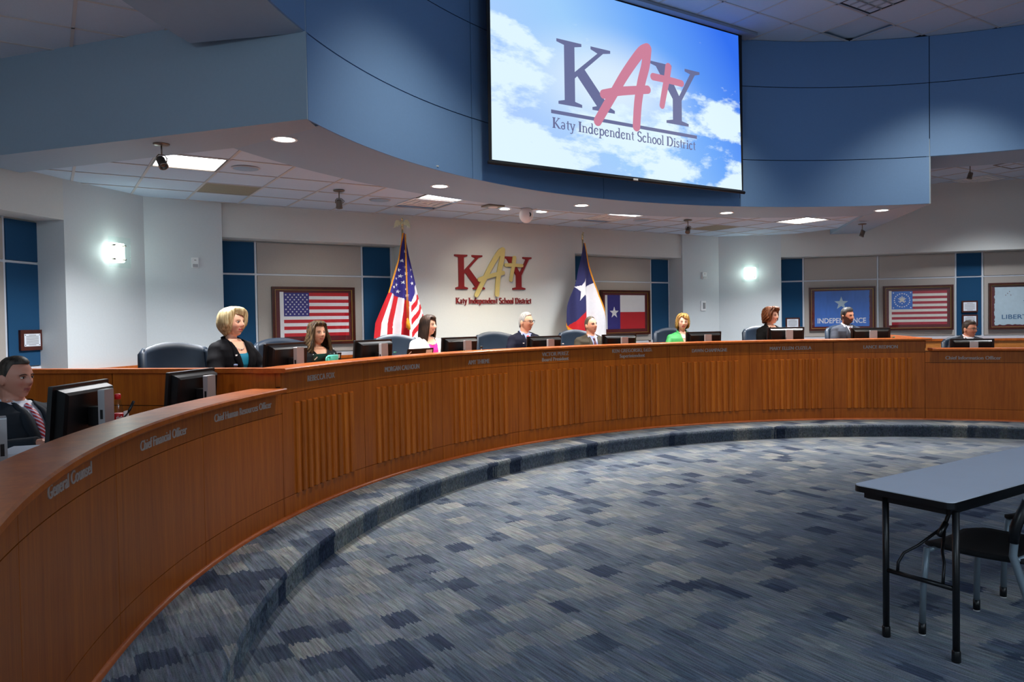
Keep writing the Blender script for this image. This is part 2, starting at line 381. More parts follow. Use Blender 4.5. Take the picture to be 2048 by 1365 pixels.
# ------------------------------------------------------------------ mesh helpers
class MB:
    def __init__(s): s.v, s.f, s.m, s.sm, s.mats = [], [], [], [], []
    def mi(s, m):
        if m is None: return 0
        if m not in s.mats: s.mats.append(m)
        return s.mats.index(m)
    def add(s, vs_, fs, m=None, smooth=False, mtx=None):
        o = len(s.v)
        if mtx is not None: vs_ = [mtx @ Vector(v) for v in vs_]
        s.v += [tuple(v) for v in vs_]
        k = s.mi(m)
        for f in fs:
            s.f.append(tuple(i + o for i in f)); s.m.append(k); s.sm.append(smooth)
        return s
    def box(s, c, d, m=None, mtx=None):
        x, y, z = d[0] / 2, d[1] / 2, d[2] / 2
        V = [(c[0] + i * x, c[1] + j * y, c[2] + k * z) for k in (-1, 1) for j in (-1, 1) for i in (-1, 1)]
        return s.add(V, [(0, 2, 3, 1), (4, 5, 7, 6), (0, 1, 5, 4), (2, 6, 7, 3), (0, 4, 6, 2), (1, 3, 7, 5)], m, mtx=mtx)
    def rbox(s, c, d, r, m=None, mtx=None, seg=3):
        """box with rounded vertical-profile corners in the x-z plane, thickness along y"""
        hx, hz = d[0] / 2 - r, d[2] / 2 - r
        P = []
        for q, (sx, sz) in enumerate(((1, 1), (-1, 1), (-1, -1), (1, -1))):
            for k in range(seg + 1):
                a = q * pi / 2 + k * pi / 2 / seg
                P.append((c[0] + sx * hx + r * cos(a), c[2] + sz * hz + r * sin(a)))
        return s.prism_y(P, c[1] - d[1] / 2, c[1] + d[1] / 2, m, mtx)
    stag = 0.0
    def prism_y(s, P, y0, y1, m=None, mtx=None):
        n = len(P)
        if s.stag: s.kk = getattr(s, 'kk', 0) + 1; y0 = y0 - s.stag * (s.kk % 7)
        V = [(x, y0, z) for x, z in P] + [(x, y1, z) for x, z in P]
        F = [tuple(range(n)), tuple(reversed(range(n, 2 * n)))] + [(i, i + n, (i + 1) % n + n, (i + 1) % n) for i in range(n)]
        return s.add(V, F, m, mtx=mtx)
    def prism(s, P, z0, z1, m=None, mtx=None, cap=True):
        n = len(P)
        V = [(x, y, z0) for x, y in P] + [(x, y, z1) for x, y in P]
        F = [(i, (i + 1) % n, (i + 1) % n + n, i + n) for i in range(n)]
        if cap: F += [tuple(reversed(range(n))), tuple(range(n, 2 * n))]
        return s.add(V, F, m, mtx=mtx)
    def arc(s, r0, r1, a0, a1, z0, z1, m=None, n=None, smooth=False):
        """annular block; angles in degrees clockwise from +y"""
        n = n or max(2, int(abs(a1 - a0) / 1.5) + 1)
        V = []
        for i in range(n + 1):
            a = R_(a0 + (a1 - a0) * i / n)
            for r, z in ((r0, z0), (r1, z0), (r1, z1), (r0, z1)):
                V.append((r * sin(a), r * cos(a), z))
        F = []
        for i in range(n):
            for k in range(4):
                F.append((i * 4 + k, i * 4 + (k + 1) % 4, i * 4 + 4 + (k + 1) % 4, i * 4 + 4 + k))
        F += [(3, 2, 1, 0), (n * 4, n * 4 + 1, n * 4 + 2, n * 4 + 3)]
        return s.add(V, F, m, smooth)
    def tube(s, pts, rad, m=None, n=8, cap=True, smooth=True, mtx=None, flat=1.0):
        pts = [Vector(p) for p in pts]
        k = len(pts)
        rad = rad if isinstance(rad, (list, tuple)) else [rad] * k
        V, F = [], []
        up = Vector((0, 0, 1))
        t0 = (pts[1] - pts[0]).normalized()
        if abs(t0.z) > 0.95: up = Vector((0, 1, 0))
        u = t0.cross(up).normalized()
        for i, p in enumerate(pts):
            t = (pts[min(i + 1, k - 1)] - pts[max(i - 1, 0)]).normalized()
            u = (u - t * u.dot(t)).normalized()
            v = t.cross(u)
            for j in range(n):
                a = 2 * pi * j / n
                V.append(p + (u * cos(a) + v * sin(a) * flat) * rad[i])
        for i in range(k - 1):
            for j in range(n):
                F.append((i * n + j, i * n + (j + 1) % n, i * n + n + (j + 1) % n, i * n + n + j))
        if cap:
            F += [tuple(reversed(range(n))), tuple(range((k - 1) * n, k * n))]
        return s.add(V, F, m, smooth, mtx)
    def lathe(s, prof, m=None, n=16, smooth=True, mtx=None, c=(0, 0, 0), cap=True):
        V, F = [], []
        for r, z in prof:
            for j in range(n):
                a = 2 * pi * j / n
                V.append((c[0] + r * cos(a), c[1] + r * sin(a), c[2] + z))
        for i in range(len(prof) - 1):
            for j in range(n):
                F.append((i * n + j, i * n + (j + 1) % n, i * n + n + (j + 1) % n, i * n + n + j))
        if cap: F += [tuple(reversed(range(n))), tuple(range((len(prof) - 1) * n, len(prof) * n))]
        return s.add(V, F, m, smooth, mtx)
    def ell(s, c, r, m=None, nu=14, nv=10, mtx=None):
        V, F = [(c[0], c[1], c[2] - r[2])], []
        for i in range(1, nv):
            t = -pi / 2 + pi * i / nv
            for j in range(nu):
                a = 2 * pi * j / nu
                V.append((c[0] + r[0] * cos(t) * cos(a), c[1] + r[1] * cos(t) * sin(a), c[2] + r[2] * sin(t)))
        V.append((c[0], c[1], c[2] + r[2]))
        for j in range(nu):
            F.append((0, 1 + (j + 1) % nu, 1 + j))
            b = 1 + (nv - 2) * nu
            F.append((len(V) - 1, b + j, b + (j + 1) % nu))
        for i in range(nv - 2):
            for j in range(nu):
                a = 1 + i * nu
                F.append((a + j, a + (j + 1) % nu, a + nu + (j + 1) % nu, a + nu + j))
        return s.add(V, F, m, True, mtx)
    def mesh(s, name):
        me = bpy.data.meshes.new(name)
        me.from_pydata(s.v, [], s.f)
        for mm in s.mats: me.materials.append(mm)
        if s.f:
            me.polygons.foreach_set('material_index', s.m)
            me.polygons.foreach_set('use_smooth', s.sm)
        me.update()
        return me
    def build(s, name, m=None, parent=None, origin=None):
        if m is not None and not s.mats: s.mats = [m]
        if origin is not None:
            o_ = Vector(origin); s.v = [tuple(Vector(v) - o_) for v in s.v]
        ob = bpy.data.objects.new(name, s.mesh(name))
        COL.objects.link(ob)
        if origin is not None: ob.location = origin
        if parent is not None:
            ob.parent = parent
        return ob

def tag(o, label=None, cat=None, group=None, kind=None):
    if label: o['label'] = label
    if cat: o['category'] = cat
    if group: o['group'] = group
    if kind: o['kind'] = kind
    return o

def empty(name, loc, rz=0.0, label=None, cat=None, group=None, kind=None):
    o = bpy.data.objects.new(name, None)
    o.empty_display_size = 0.1
    COL.objects.link(o)
    o.location = loc
    o.rotation_euler = (0, 0, rz)
    return tag(o, label, cat, group, kind)

def copy_tree(o, parent=None):
    c = o.copy(); COL.objects.link(c)
    if parent is not None: c.parent = parent
    for ch in [x for x in bpy.data.objects if x.parent == o]:
        copy_tree(ch, c)
    return c

def pol(a, r, z=0.0):
    a = R_(a)
    return Vector((r * sin(a), r * cos(a), z))

def smooth_by_angle(ob, deg=35):
    me = ob.data
    me.polygons.foreach_set('use_smooth', [True] * len(me.polygons))
    bm = bmesh.new(); bm.from_mesh(me)
    for e in bm.edges:
        if len(e.link_faces) == 2 and e.calc_face_angle(0) > R_(deg): e.smooth = False
    bm.to_mesh(me); bm.free()
    return ob

def evaluated(ob):
    dg = bpy.context.evaluated_depsgraph_get()
    return bpy.data.meshes.new_from_object(ob.evaluated_get(dg))

def text_mesh(txt, size, extrude=0.002, bold=0.0, align='CENTER'):
    c = bpy.data.curves.new('lettering', 'FONT')
    c.body = txt; c.size = size; c.extrude = extrude; c.offset = bold; c.align_x = align; c.resolution_u = 3
    o = bpy.data.objects.new('lettering', c); COL.objects.link(o)
    bpy.context.view_layer.update()
    me = evaluated(o)
    bpy.data.objects.remove(o)
    return me

def text_flat(txt, width, capheight, extrude, bold=0.0):
    """vertices of a text, centred in x, baseline at y=0, scaled to width and cap height"""
    me = text_mesh(txt, 1.0, extrude, bold)
    xs = [v.co.x for v in me.vertices]
    x0, x1 = min(xs), max(xs)
    V = [((v.co.x - (x0 + x1) / 2) * width / (x1 - x0), v.co.y * capheight / 0.70, v.co.z) for v in me.vertices]
    F = [tuple(p.vertices) for p in me.polygons]
    return V, F

# ------------------------------------------------------------------ dimensions
ST, RAISE = 0.161, 0.36            # carpeted step, raised floor behind the tall desk
R, RR, RF = 5.951, 5.447, 5.695    # desk face, step edge, ring fascia
ZT, ZR, ZK = 1.247, 1.086, 0.319   # tall desk: under counter, rail line, kick line
ZLT, ZLR = 1.103, 0.945            # low desk
ZS, ZM, ZC = 3.07, 3.69, 3.10      # low ring soffit, high ring soffit, low ceiling
ZH, ZTOP = 3.87, 5.27              # side ceilings, main ceiling
ZBK = 2.69
DA, DAL, AE = 11.537, 10.423, 46.147
A_, B_, C_ = (3.884, 8.309), (4.742, 8.245), (5.54, 7.474)
WD, WNv = (0.676, -0.737), (0.737, 0.676)
D_ = (C_[0] + WD[0] * 7.0, C_[1] + WD[1] * 7.0)
YB, YBK, YN = 8.33, 8.345, 8.66    # centre panel, bulkhead face, niche back
BACK = -9.0
outline = [(-D_[0], BACK), (-D_[0], D_[1]), (-C_[0], C_[1]), (-B_[0], B_[1]), (-A_[0], A_[1]), (A_[0], A_[1]), B_, C_, D_, (D_[0], BACK)]
big = [(-D_[0] - .4, BACK - .2), (-D_[0] - .4, D_[1]), (-C_[0] - .5, C_[1] + .4), (-B_[0], B_[1] + .8), (B_[0], B_[1] + .8), (C_[0] + .5, C_[1] + .4), (D_[0] + .4, D_[1]), (D_[0] + .4, BACK - .2)]

def wall_r(a, poly=outline):
    d = pol(a, 1); best = 99
    for i in range(len(poly)):
        p, q = poly[i], poly[(i + 1) % len(poly)]
        ex, ey = q[0] - p[0], q[1] - p[1]
        den = d.x * ey - d.y * ex
        if abs(den) < 1e-9: continue
        t = (p[0] * ey - p[1] * ex) / den
        u = (p[0] * d.y - p[1] * d.x) / den
        if t > 0 and -1e-6 <= u <= 1 + 1e-6: best = min(best, t)
    return best

# ------------------------------------------------------------------ structure
mb = MB(); mb.prism(big, -0.12, 0.0, M['carpet'])
tag(mb.build('floor'), 'dark blue grey patterned carpet of the round well', kind='structure')

def sector(r0, a0, a1, z0, z1, m, grow=0.0, n=None):
    mb = MB(); n = n or int(abs(a1 - a0) / 1.5)
    V = []
    for i in range(n + 1):
        a = a0 + (a1 - a0) * i / n
        ro = wall_r(a) + grow
        for r, z in ((r0, z0), (ro, z0), (ro, z1), (r0, z1)): V.append(pol(a, r, z))
    F = []
    for i in range(n):
        for k in range(4): F.append((i * 4 + k, i * 4 + (k + 1) % 4, i * 4 + 4 + (k + 1) % 4, i * 4 + 4 + k))
    F += [(3, 2, 1, 0), (n * 4, n * 4 + 1, n * 4 + 2, n * 4 + 3)]
    mb.add(V, F, m)
    return mb
# step with a softly rounded carpeted nosing
mb = MB(); V, F = [], []
prof = [(RR + .022, 0.0), (RR + .022, ST - .052), (RR + .002, ST - .036), (RR, ST - .02), (RR + .012, ST - .004), (RR + .03, ST)]
n = 2600
for i in range(n + 1):
    a = -100 + 200 * i / n
    gr = .015 * (i % 2)
    for q, (r, z) in enumerate(prof): V.append(pol(a, r + gr * (1, 1, .8, .5, .15, 0)[q], z))
    V.append(pol(a, wall_r(a), ST)); V.append(pol(a, wall_r(a), 0))
for i in range(n):
    for k in range(7): F.append((i * 8 + k, i * 8 + 8 + k, i * 8 + 9 + k, i * 8 + k + 1))
F += [tuple(range(8)), tuple(reversed(range(n * 8, n * 8 + 8)))]
mb.add(V, F, M['carpet'], True)
tag(smooth_by_angle(mb.build('floor_step'), 40), 'curved carpeted step in front of the desk', kind='structure')
tag(sector(6.30, -45.6, 45.6, ST, RAISE, M['carpet'], -0.002).build('floor_dais'), 'raised carpeted floor behind the tall desk', kind='structure')

def slab(p, q, th, z0, z1, m, out):
    """vertical wall slab from p to q, thickness away from the room"""
    d = Vector((q[0] - p[0], q[1] - p[1])).normalized()
    nrm = Vector((-d.y, d.x)) * out
    P = [p, q, (q[0] + nrm.x * th, q[1] + nrm.y * th), (p[0] + nrm.x * th, p[1] + nrm.y * th)]
    if out > 0: P = P
    return MB().prism(P, z0, z1, m)

wb = MB(); wb.box((0, YB + .25, 1.6), (2 * 1.50, .5, 3.2), M['wall'])
wall_back = tag(wb.build('wall_back'), 'off white wall behind the board carrying the raised logo', kind='structure')
nich = {}
for s, nm in ((-1, 'left'), (1, 'right')):
    mb = MB()
    x0, x1 = sorted((s * 1.50, s * 3.884))
    mb.box(((x0 + x1) / 2, YN + .05, 1.6), (x1 - x0, .1, 3.2), M['wall'])          # niche back
    mb.box(((x0 + x1) / 2, (YBK + YN) / 2, (ZBK + 3.2) / 2), (x1 - x0, YN - YBK, 3.2 - ZBK), M['wall'])  # bulkhead
    nich[('c', s)] = tag(mb.build('wall_niche_' + nm), 'recessed wall with fabric panels beside the logo wall', kind='structure')
    # pilaster
    P = [(s * A_[0], A_[1]), (s * B_[0], B_[1]), (s * C_[0], C_[1]), (s * (C_[0] + WNv[0] * .5), C_[1] + WNv[1] * .5), (s * B_[0], 9.2), (s * A_[0], 9.2)]
    mb = MB(); mb.prism(P if s < 0 else P[::-1], 0, 4.0, M['pil'])
    nich[('p', s)] = tag(mb.build('wall_pilaster_' + nm), 'folded pale wall between two fabric niches', kind='structure')
    # side wall: niche back, bulkhead
    c = Vector((s * C_[0], C_[1])); d = Vector((s * WD[0], WD[1])); nn = Vector((s * WNv[0], WNv[1]))
    mb = MB()
    def quadpr(a, b, o0, o1, z0, z1, m):
        P = [c + d * a + nn * o0, c + d * b + nn * o0, c + d * b + nn * o1, c + d * a + nn * o1]
        mb.prism([tuple(p) for p in (P if s < 0 else P[::-1])], z0, z1, m)
    quadpr(-.12, 7.1, .34, .44, 0, ZH + .1, M['wall'])
    quadpr(0, 7.1, .0, .34, ZBK, ZH + .1, M['wall'])
    nich[('s', s)] = tag(mb.build('wall_' + nm), 'angled side wall with a deep fabric lined niche', kind='structure')
    mb = MB(); x = s * D_[0]
    mb.box((x + s * .1, (D_[1] + BACK) / 2, 2.7), (.2, D_[1] - BACK, 5.4), M['wall'])
    tag(mb.build('wall_audience_' + nm), 'plain wall along the audience seating', kind='structure')
mb = MB(); mb.box((0, BACK - .1, 2.7), (2 * D_[0], .2, 5.4), M['wall'])
tag(mb.build('wall_rear'), 'plain rear wall of the room', kind='structure')

# ring: fascia panels, soffits
fas = empty('trim_ring_fascia', (0, 0, 0), 0, 'curved blue grey fascia ring hanging over the desk', None, None, 'structure')
mb = MB()
mb.arc(RF + .013, RF + .10, -AE, AE, ZC + .081, ZTOP + .04, M['joint'])
for s in (-1, 1):
    mb.arc(RF + .013, RF + .10, s * AE, s * 98, ZH + .061, ZTOP + .04, M['joint'])
mb.build('backing', None, fas)
edges = [-97.2, -71.7, -AE, -20.67, 0, 20.67, AE, 71.7, 97.2]
g = 0.055
for a0, a1 in zip(edges[:-1], edges[1:]):
    rows = [(ZM, 4.66), (4.66, ZTOP)]
    if abs(a0) < 47 and abs(a1) < 47: rows.insert(0, (ZS, ZM))
    for z0, z1 in rows:
        mb = MB()
        mb.arc(RF, RF + .012, a0 + g, a1 - g, z0 + (.005 if z0 > ZS + .01 else 0), z1 - (.005 if z1 < ZTOP else 0), M['fascia'], smooth=False)
        smooth_by_angle(mb.build('panel', None, fas), 30)
sof = empty('trim_ring_soffit', (0, 0, 0), 0, 'grey underside of the ring with recessed downlights', None, None, 'structure')
mb = MB(); mb.arc(RF + .0125, 6.74, -44.3, 44.3, ZS, ZC + .08, M['soffit']); mb.build('low_soffit', None, sof)
for s in (-1, 1):
    mb = MB(); mb.arc(RF + .0125, 6.62, s * AE, s * 98, ZM, ZH + .06, M['soffit']); mb.build('high_soffit', None, sof)
# radial beams closing the ring towards the side walls
BEAM = {-1: [(-4.118, 3.932), (-6.005, 6.326), (-6.62, 7.10), (-5.92, 7.15), (-4.34, 5.055), (-3.985, 4.135)],
        1: [(4.118, 3.940), (6.62, 6.62), (6.25, 7.0), (4.36, 5.05), (3.985, 4.135)]}
for s in (-1, 1):
    mb = MB(); P = BEAM[s]
    mb.prism(P if s > 0 else P[::-1], ZS - .002, ZH + .05, M['beam'])
    tag(mb.build('trim_beam'), 'boxed grey beam running from the ring to the %s side wall' % ('near' if s < 0 else 'far'), kind='structure')

# ------------------------------------------------------------------ ceilings with tiles
def clip(P, nx, ny, d):
    out = []
    for i in range(len(P)):
        p, q = P[i], P[(i + 1) % len(P)]
        a, b = p[0] * nx + p[1] * ny - d, q[0] * nx + q[1] * ny - d
        if a <= 0: out.append(p)
        if a * b < 0:
            t = a / (a - b); out.append((p[0] + (q[0] - p[0]) * t, p[1] + (q[1] - p[1]) * t))
    return out

def area(P):
    return abs(sum(P[i][0] * P[(i + 1) % len(P)][1] - P[(i + 1) % len(P)][0] * P[i][1] for i in range(len(P)))) / 2

def ceiling(name, label, z, x0, px, y0, py, ix, iy, planes, keep, special=None):
    """2x2 lay-in ceiling: slab above, tiles as parts, tee grid as one part"""
    root = empty(name, (0, 0, z), 0, label, None, None, 'structure')
    grid = MB()
    tee = 0.012
    for i in range(*ix):
        for j in range(*iy):
            xa, ya = x0 + i * px, y0 + j * py
            cell = [(xa, ya), (xa + px, ya), (xa + px, ya + py), (xa, ya + py)]
            if not keep(xa + px / 2, ya + py / 2): continue
            def clipped(P):
                for nx, ny, d in planes: P = clip(P, nx, ny, d) if P else P
                return P
            P = clipped([(xa + tee, ya + tee), (xa + px - tee, ya + tee), (xa + px - tee, ya + py - tee), (xa + tee, ya + py - tee)])
            if len(P) > 2 and area(P) > .01:
                k = (i, j)
                what = special.get(k) if special else None
                if what != 'skip':
                    mb = MB(); mb.prism(P, .006, .03, M['tan_tile'] if what == 'tan' else M['tile'])
                    mb.build('ceiling_tile', None, root)
            for q in ([(xa - tee, ya - tee), (xa + px + tee, ya - tee), (xa + px + tee, ya + tee), (xa - tee, ya + tee)],
                      [(xa - tee, ya + tee), (xa + tee, ya + tee), (xa + tee, ya + py - tee), (xa - tee, ya + py - tee)]):
                q = clipped(q)
                if len(q) > 2 and area(q) > 1e-5: grid.prism(q, 0, .012, M['grid'])
    grid.build('tee_grid', None, root)
    return root

LX0, LPX, LY0, LPY = -4.87 - .588 * 4, .588, 5.745 - .632 * 3, .632
side_planes = [(0, 1, YBK), (WNv[0], WNv[1], WNv[0] * C_[0] + WNv[1] * C_[1]), (-WNv[0], WNv[1], WNv[0] * C_[0] + WNv[1] * C_[1])]
bc = Vector((C_[0] - B_[0], C_[1] - B_[1])).normalized(); bn = (-bc.y, bc.x)
ab = Vector((B_[0] - A_[0], B_[1] - A_[1])).normalized(); an = (-ab.y, ab.x)
for nx, ny, p in ((bn[0], bn[1], B_), (an[0], an[1], A_)):
    side_planes += [(nx, ny, nx * p[0] + ny * p[1]), (-nx, ny, nx * p[0] + ny * p[1])]
beam_planes = []
for s in (-1, 1):
    p, q = Vector(BEAM[s][0]) * .5 + Vector(BEAM[s][-2]) * .5, Vector(BEAM[s][2])
    d = (q - p).normalized(); nrm = Vector((d.y, -d.x)) * s
    beam_planes.append((nrm.x, nrm.y, nrm.x * p.x + nrm.y * p.y))
low = ceiling('ceiling', 'low white tiled ceiling over the board seats', ZC, LX0, LPX, LY0, LPY, (-2, 22), (0, 8), side_planes + beam_planes,
              lambda x, y: math.hypot(x, y) > 6.1,
              {(5, 5): 'tan', (18, 5): 'tan', (4, 3): 'skip', (9, 5): 'skip', (14, 5): 'skip', (9, 4): 'skip', (14, 4): 'skip', (19, 3): 'skip'})
for s, nm in ((-1, 'near'), (1, 'far')):
    bp = beam_planes[0 if s < 0 else 1]
    ceiling('ceiling_side', 'dim tiled ceiling over the %s side aisle' % nm, ZH, s * 5.49 - 10 * .6, .6, 5.23 - 12 * .6, .6, (0, 24), (0, 17),
            [side_planes[1], side_planes[2], (-bp[0], -bp[1], -bp[2]), (-s, 0, -3.0), (s, 0, D_[0])],
            lambda x, y, s=s: math.hypot(x, y) > 6.3 and x * s > 3.5 and y > -.5)
ceiling('ceiling_main', 'high dim tiled ceiling inside the ring', ZTOP, 1.557 - 13 * .608, .608, 4.63 - 10 * .655, .655, (0, 23), (0, 12), [],
        lambda x, y: math.hypot(x, y) < 6.0, {(15, 9): 'skip'})
mb = MB(); mb.prism(big, ZTOP + .045, ZTOP + .2, M['tile'])
tag(mb.build('ceiling_deck'), 'plain ceiling deck above the tiles', kind='structure')
for s in (-1, 1):
    mb = MB(); mb.arc(6.5, 11.2, s * 40, s * 98, ZH + .06, ZH + .09, M['tile'])
    tag(mb.build('ceiling_lid'), 'deck above the %s side aisle tiles' % ('near' if s < 0 else 'far'), kind='structure')
mb = MB(); mb.arc(5.9, 9.4, -41, 41, ZC + .08, ZC + .11, M['tile'])
tag(mb.build('ceiling_cover'), 'deck above the low board ceiling', kind='structure')

# ------------------------------------------------------------------ fabric panels and trims of the niches
def wallframe(kind, s):
    """returns function (u, depth, z) -> world for the niche backs; u along wall to the right as seen"""
    if kind == 'c': return Vector((0, YN, 0)), Vector((1, 0, 0)), Vector((0, -1, 0))
    c = Vector((s * C_[0], C_[1], 0)); d = Vector((s * WD[0], WD[1], 0)); nn = Vector((s * WNv[0], WNv[1], 0))
    return c + nn * .34, d, -nn

def wmtx(kind, s):
    o, d, nn = wallframe(kind, s)
    # local x along wall, local y out of the wall into the room, z up
    return Matrix(((d.x, nn.x, 0, o.x), (d.y, nn.y, 0, o.y), (0, 0, 1, 0), (0, 0, 0, 1)))

def fabric(kind, s, u0, u1, z0, z1, m, parent):
    mt = wmtx(kind, s); mb = MB()
    if u0 > u1: u0, u1 = u1, u0
    mb.rbox(((u0 + u1) / 2, .013, (z0 + z1) / 2), (u1 - u0, .026, z1 - z0), .008, m, mt)
    return mb.build('fabric_panel', None, parent)

def trimbar(kind, s, u0, u1, z0, z1, parent, d=.016):
    mb = MB(); mb.box(((u0 + u1) / 2, d / 2, (z0 + z1) / 2), (abs(u1 - u0), d, z1 - z0), M['trim'], wmtx(kind, s))
    return mb.build('trim', None, parent)
ZP0, ZP1, ZP2, ZP3 = 1.225, 2.243, 2.272, 2.672
for s in (-1, 1):
    par = nich[('c', s)]
    for a, b, m in ((3.44, 3.835, 'blue_fab'), (2.005, 3.405, 'beige_fab'), (1.575, 1.97, 'blue_fab')):
        fabric('c', s, s * a, s * b, ZP0, ZP1, M[m], par)
        fabric('c', s, s * a, s * b, ZP2, ZP3, M[m], par)
    for u in (3.86, 3.422, 1.987, 1.55):
        trimbar('c', s, s * u - .012, s * u + .012, ZP0 - .03, ZP3 + .02, par)
    trimbar('c', s, min(s * 1.55, s * 3.86), max(s * 1.55, s * 3.86), ZP1 + .003, ZP2 - .003, par, .014)
    trimbar('c', s, min(s * 1.5, s * 3.884), max(s * 1.5, s * 3.884), 1.165, ZP0 - .012, par, .03)
    par = nich[('s', s)]
    runs = [(0.03, .395, 'blue_fab'), (.43, 1.672, 'beige_fab'), (1.712, 2.95, 'beige_fab'), (2.98, 3.373, 'blue_fab'), (3.414, 4.65, 'beige_fab'), (4.69, 5.9, 'beige_fab'), (5.94, 6.34, 'blue_fab')]
    off = -0.11 if s < 0 else 0.0
    if s < 0: runs = [(.03, .482, 'blue_fab')] + [(a + .087, b + .087, m) for a, b, m in runs[1:]]
    for a, b, m in runs:
        fabric('s', s, a + off, b + off, ZP0, ZP1, M[m], par)
        fabric('s', s, a + off, b + off, ZP2, ZP3, M[m], par)
        trimbar('s', s, b + off + .005, b + off + .03, ZP0 - .03, ZP3 + .02, par)
    trimbar('s', s, 0.0 + off, 6.3, ZP1 + .003, ZP2 - .003, par, .014)
    trimbar('s', s, 0.0 + off, 7.0, 1.165, ZP0 - .012, par, .03)
    if s < 0: trimbar('s', s, off - .02, off + .005, ZP0 - .03, ZP3 + .02, par)

# wood wainscot along the walls, top at 1.17
def wains(pts, label):
    root = empty('trim_wainscot', (0, 0, 0), 0, label, None, None, 'structure')
    for p, q in zip(pts[:-1], pts[1:]):
        p, q = Vector(p), Vector(q); d = (q - p); L = d.length; d.normalize()
        mt = Matrix(((d.x, -d.y, 0, p.x), (d.y, d.x, 0, p.y), (0, 0, 1, 0), (0, 0, 0, 1)))
        k = max(1, round(L / 1.25))
        for i in range(k):
            mb = MB(); mb.box(((i + .5) * L / k, -.03, .97), (L / k - .006, .04, .30), M['paleply'], mt); mb.build('panel', None, root)
            mb = MB(); mb.box(((i + .5) * L / k, -.03, .49), (L / k - .006, .04, .62), M['wood'], mt); mb.build('panel', None, root)
        mb = MB(); mb.box((L / 2, -.035, 1.145), (L, .09, .04), M['topwood'], mt); mb.build('ledge', None, root)
    return root
for s in (-1, 1):
    o = Vector((s * C_[0], C_[1])) + Vector((s * WNv[0], WNv[1])) * .34
    e0, e1 = o + Vector((s * WD[0], WD[1])) * .02, o + Vector((s * WD[0], WD[1])) * 6.9
    wains([e1, e0] if s < 0 else [e0, e1], 'wood wainscot along the %s angled side wall' % ('near' if s < 0 else 'far'))
    x0, x1 = sorted((s * 1.5, s * 3.884))
    wains([(x0, YN), (x1, YN)], 'wood wainscot under the fabric niche %s of the logo' % ('left' if s < 0 else 'right'))
wains([(-C_[0], C_[1]), (-B_[0], B_[1])], 'wood wainscot under the glowing sconce of the near pilaster')
wains([(-B_[0], B_[1]), (-A_[0], A_[1])], 'wood wainscot under the thermostat of the near pilaster')

# ------------------------------------------------------------------ the curved desk
HIGH = [-AE + DA * i for i in range(9)]
TEXTS_H = [[('REBECCA FOX', -42.56, -38.79, 1.150, .047)], [('MORGAN CALHOUN', -31.51, -26.45, 1.144, .047)], [('AMY THIEME', -19.04, -15.84, 1.137, .047)],
           [('VICTOR PEREZ', -7.79, -3.75, 1.173, .046), ('Board President', -7.80, -3.75, 1.112, .044)],
           [('KEN GREGORSKI, Ed.D.', 2.93, 8.89, 1.173, .046), ('Superintendent', 4.04, 7.80, 1.106, .044)],
           [('DAWN CHAMPAGNE', 14.82, 19.90, 1.139, .046)], [('MARY ELLEN CUZELA', 25.96, 31.64, 1.142, .046)], [('LANCE REDMON', 38.52, 42.81, 1.142, .046)]]
LOW_L = [-AE - DAL * i for i in range(6)]
LOW_R = [AE, AE + DA, AE + DA + DAL, AE + DA + 2 * DAL, AE + DA + 3 * DAL]
TEXTS_L = [[('Chief Human Resources Officer', -55.09, -47.62, 1.008, .048)], [('Chief Financial Officer', -64.18, -58.61, .995, .050)], [('General Counsel', -74.40, -69.75, 1.005, .052)], [], []]
TEXTS_R = [[('Chief Information Officer', 48.59, 54.92, .986, .046)], [], [], []]
HL = ['under the brunette woman in black', 'under the woman in a pink top', 'under the empty navy chair beside the white haired man', 'lettered in two lines before the man with a red tie',
      'lettered in two lines before the man in a brown suit', 'in front of the woman in green', 'in front of the curly haired woman', 'in front of the bearded man']

def bent_text(parent, txt, a0, a1, base, cap, m):
    width = R_(a1 - a0) * R
    V, F = text_flat(txt, width, cap, .0015, 0.0)
    am = R_((a0 + a1) / 2); out = MB()
    for q, dx in enumerate((-.0022, .0, .0022)):                    # three close strokes make the letters bold
        P = []
        for x, y, z in V:
            a = am + (x + dx) / R; r = R - .0015 - q * .00015 - z
            P.append((r * sin(a), r * cos(a), base + y))
        out.add(P, F, m)
    out.build('lettering', None, parent)

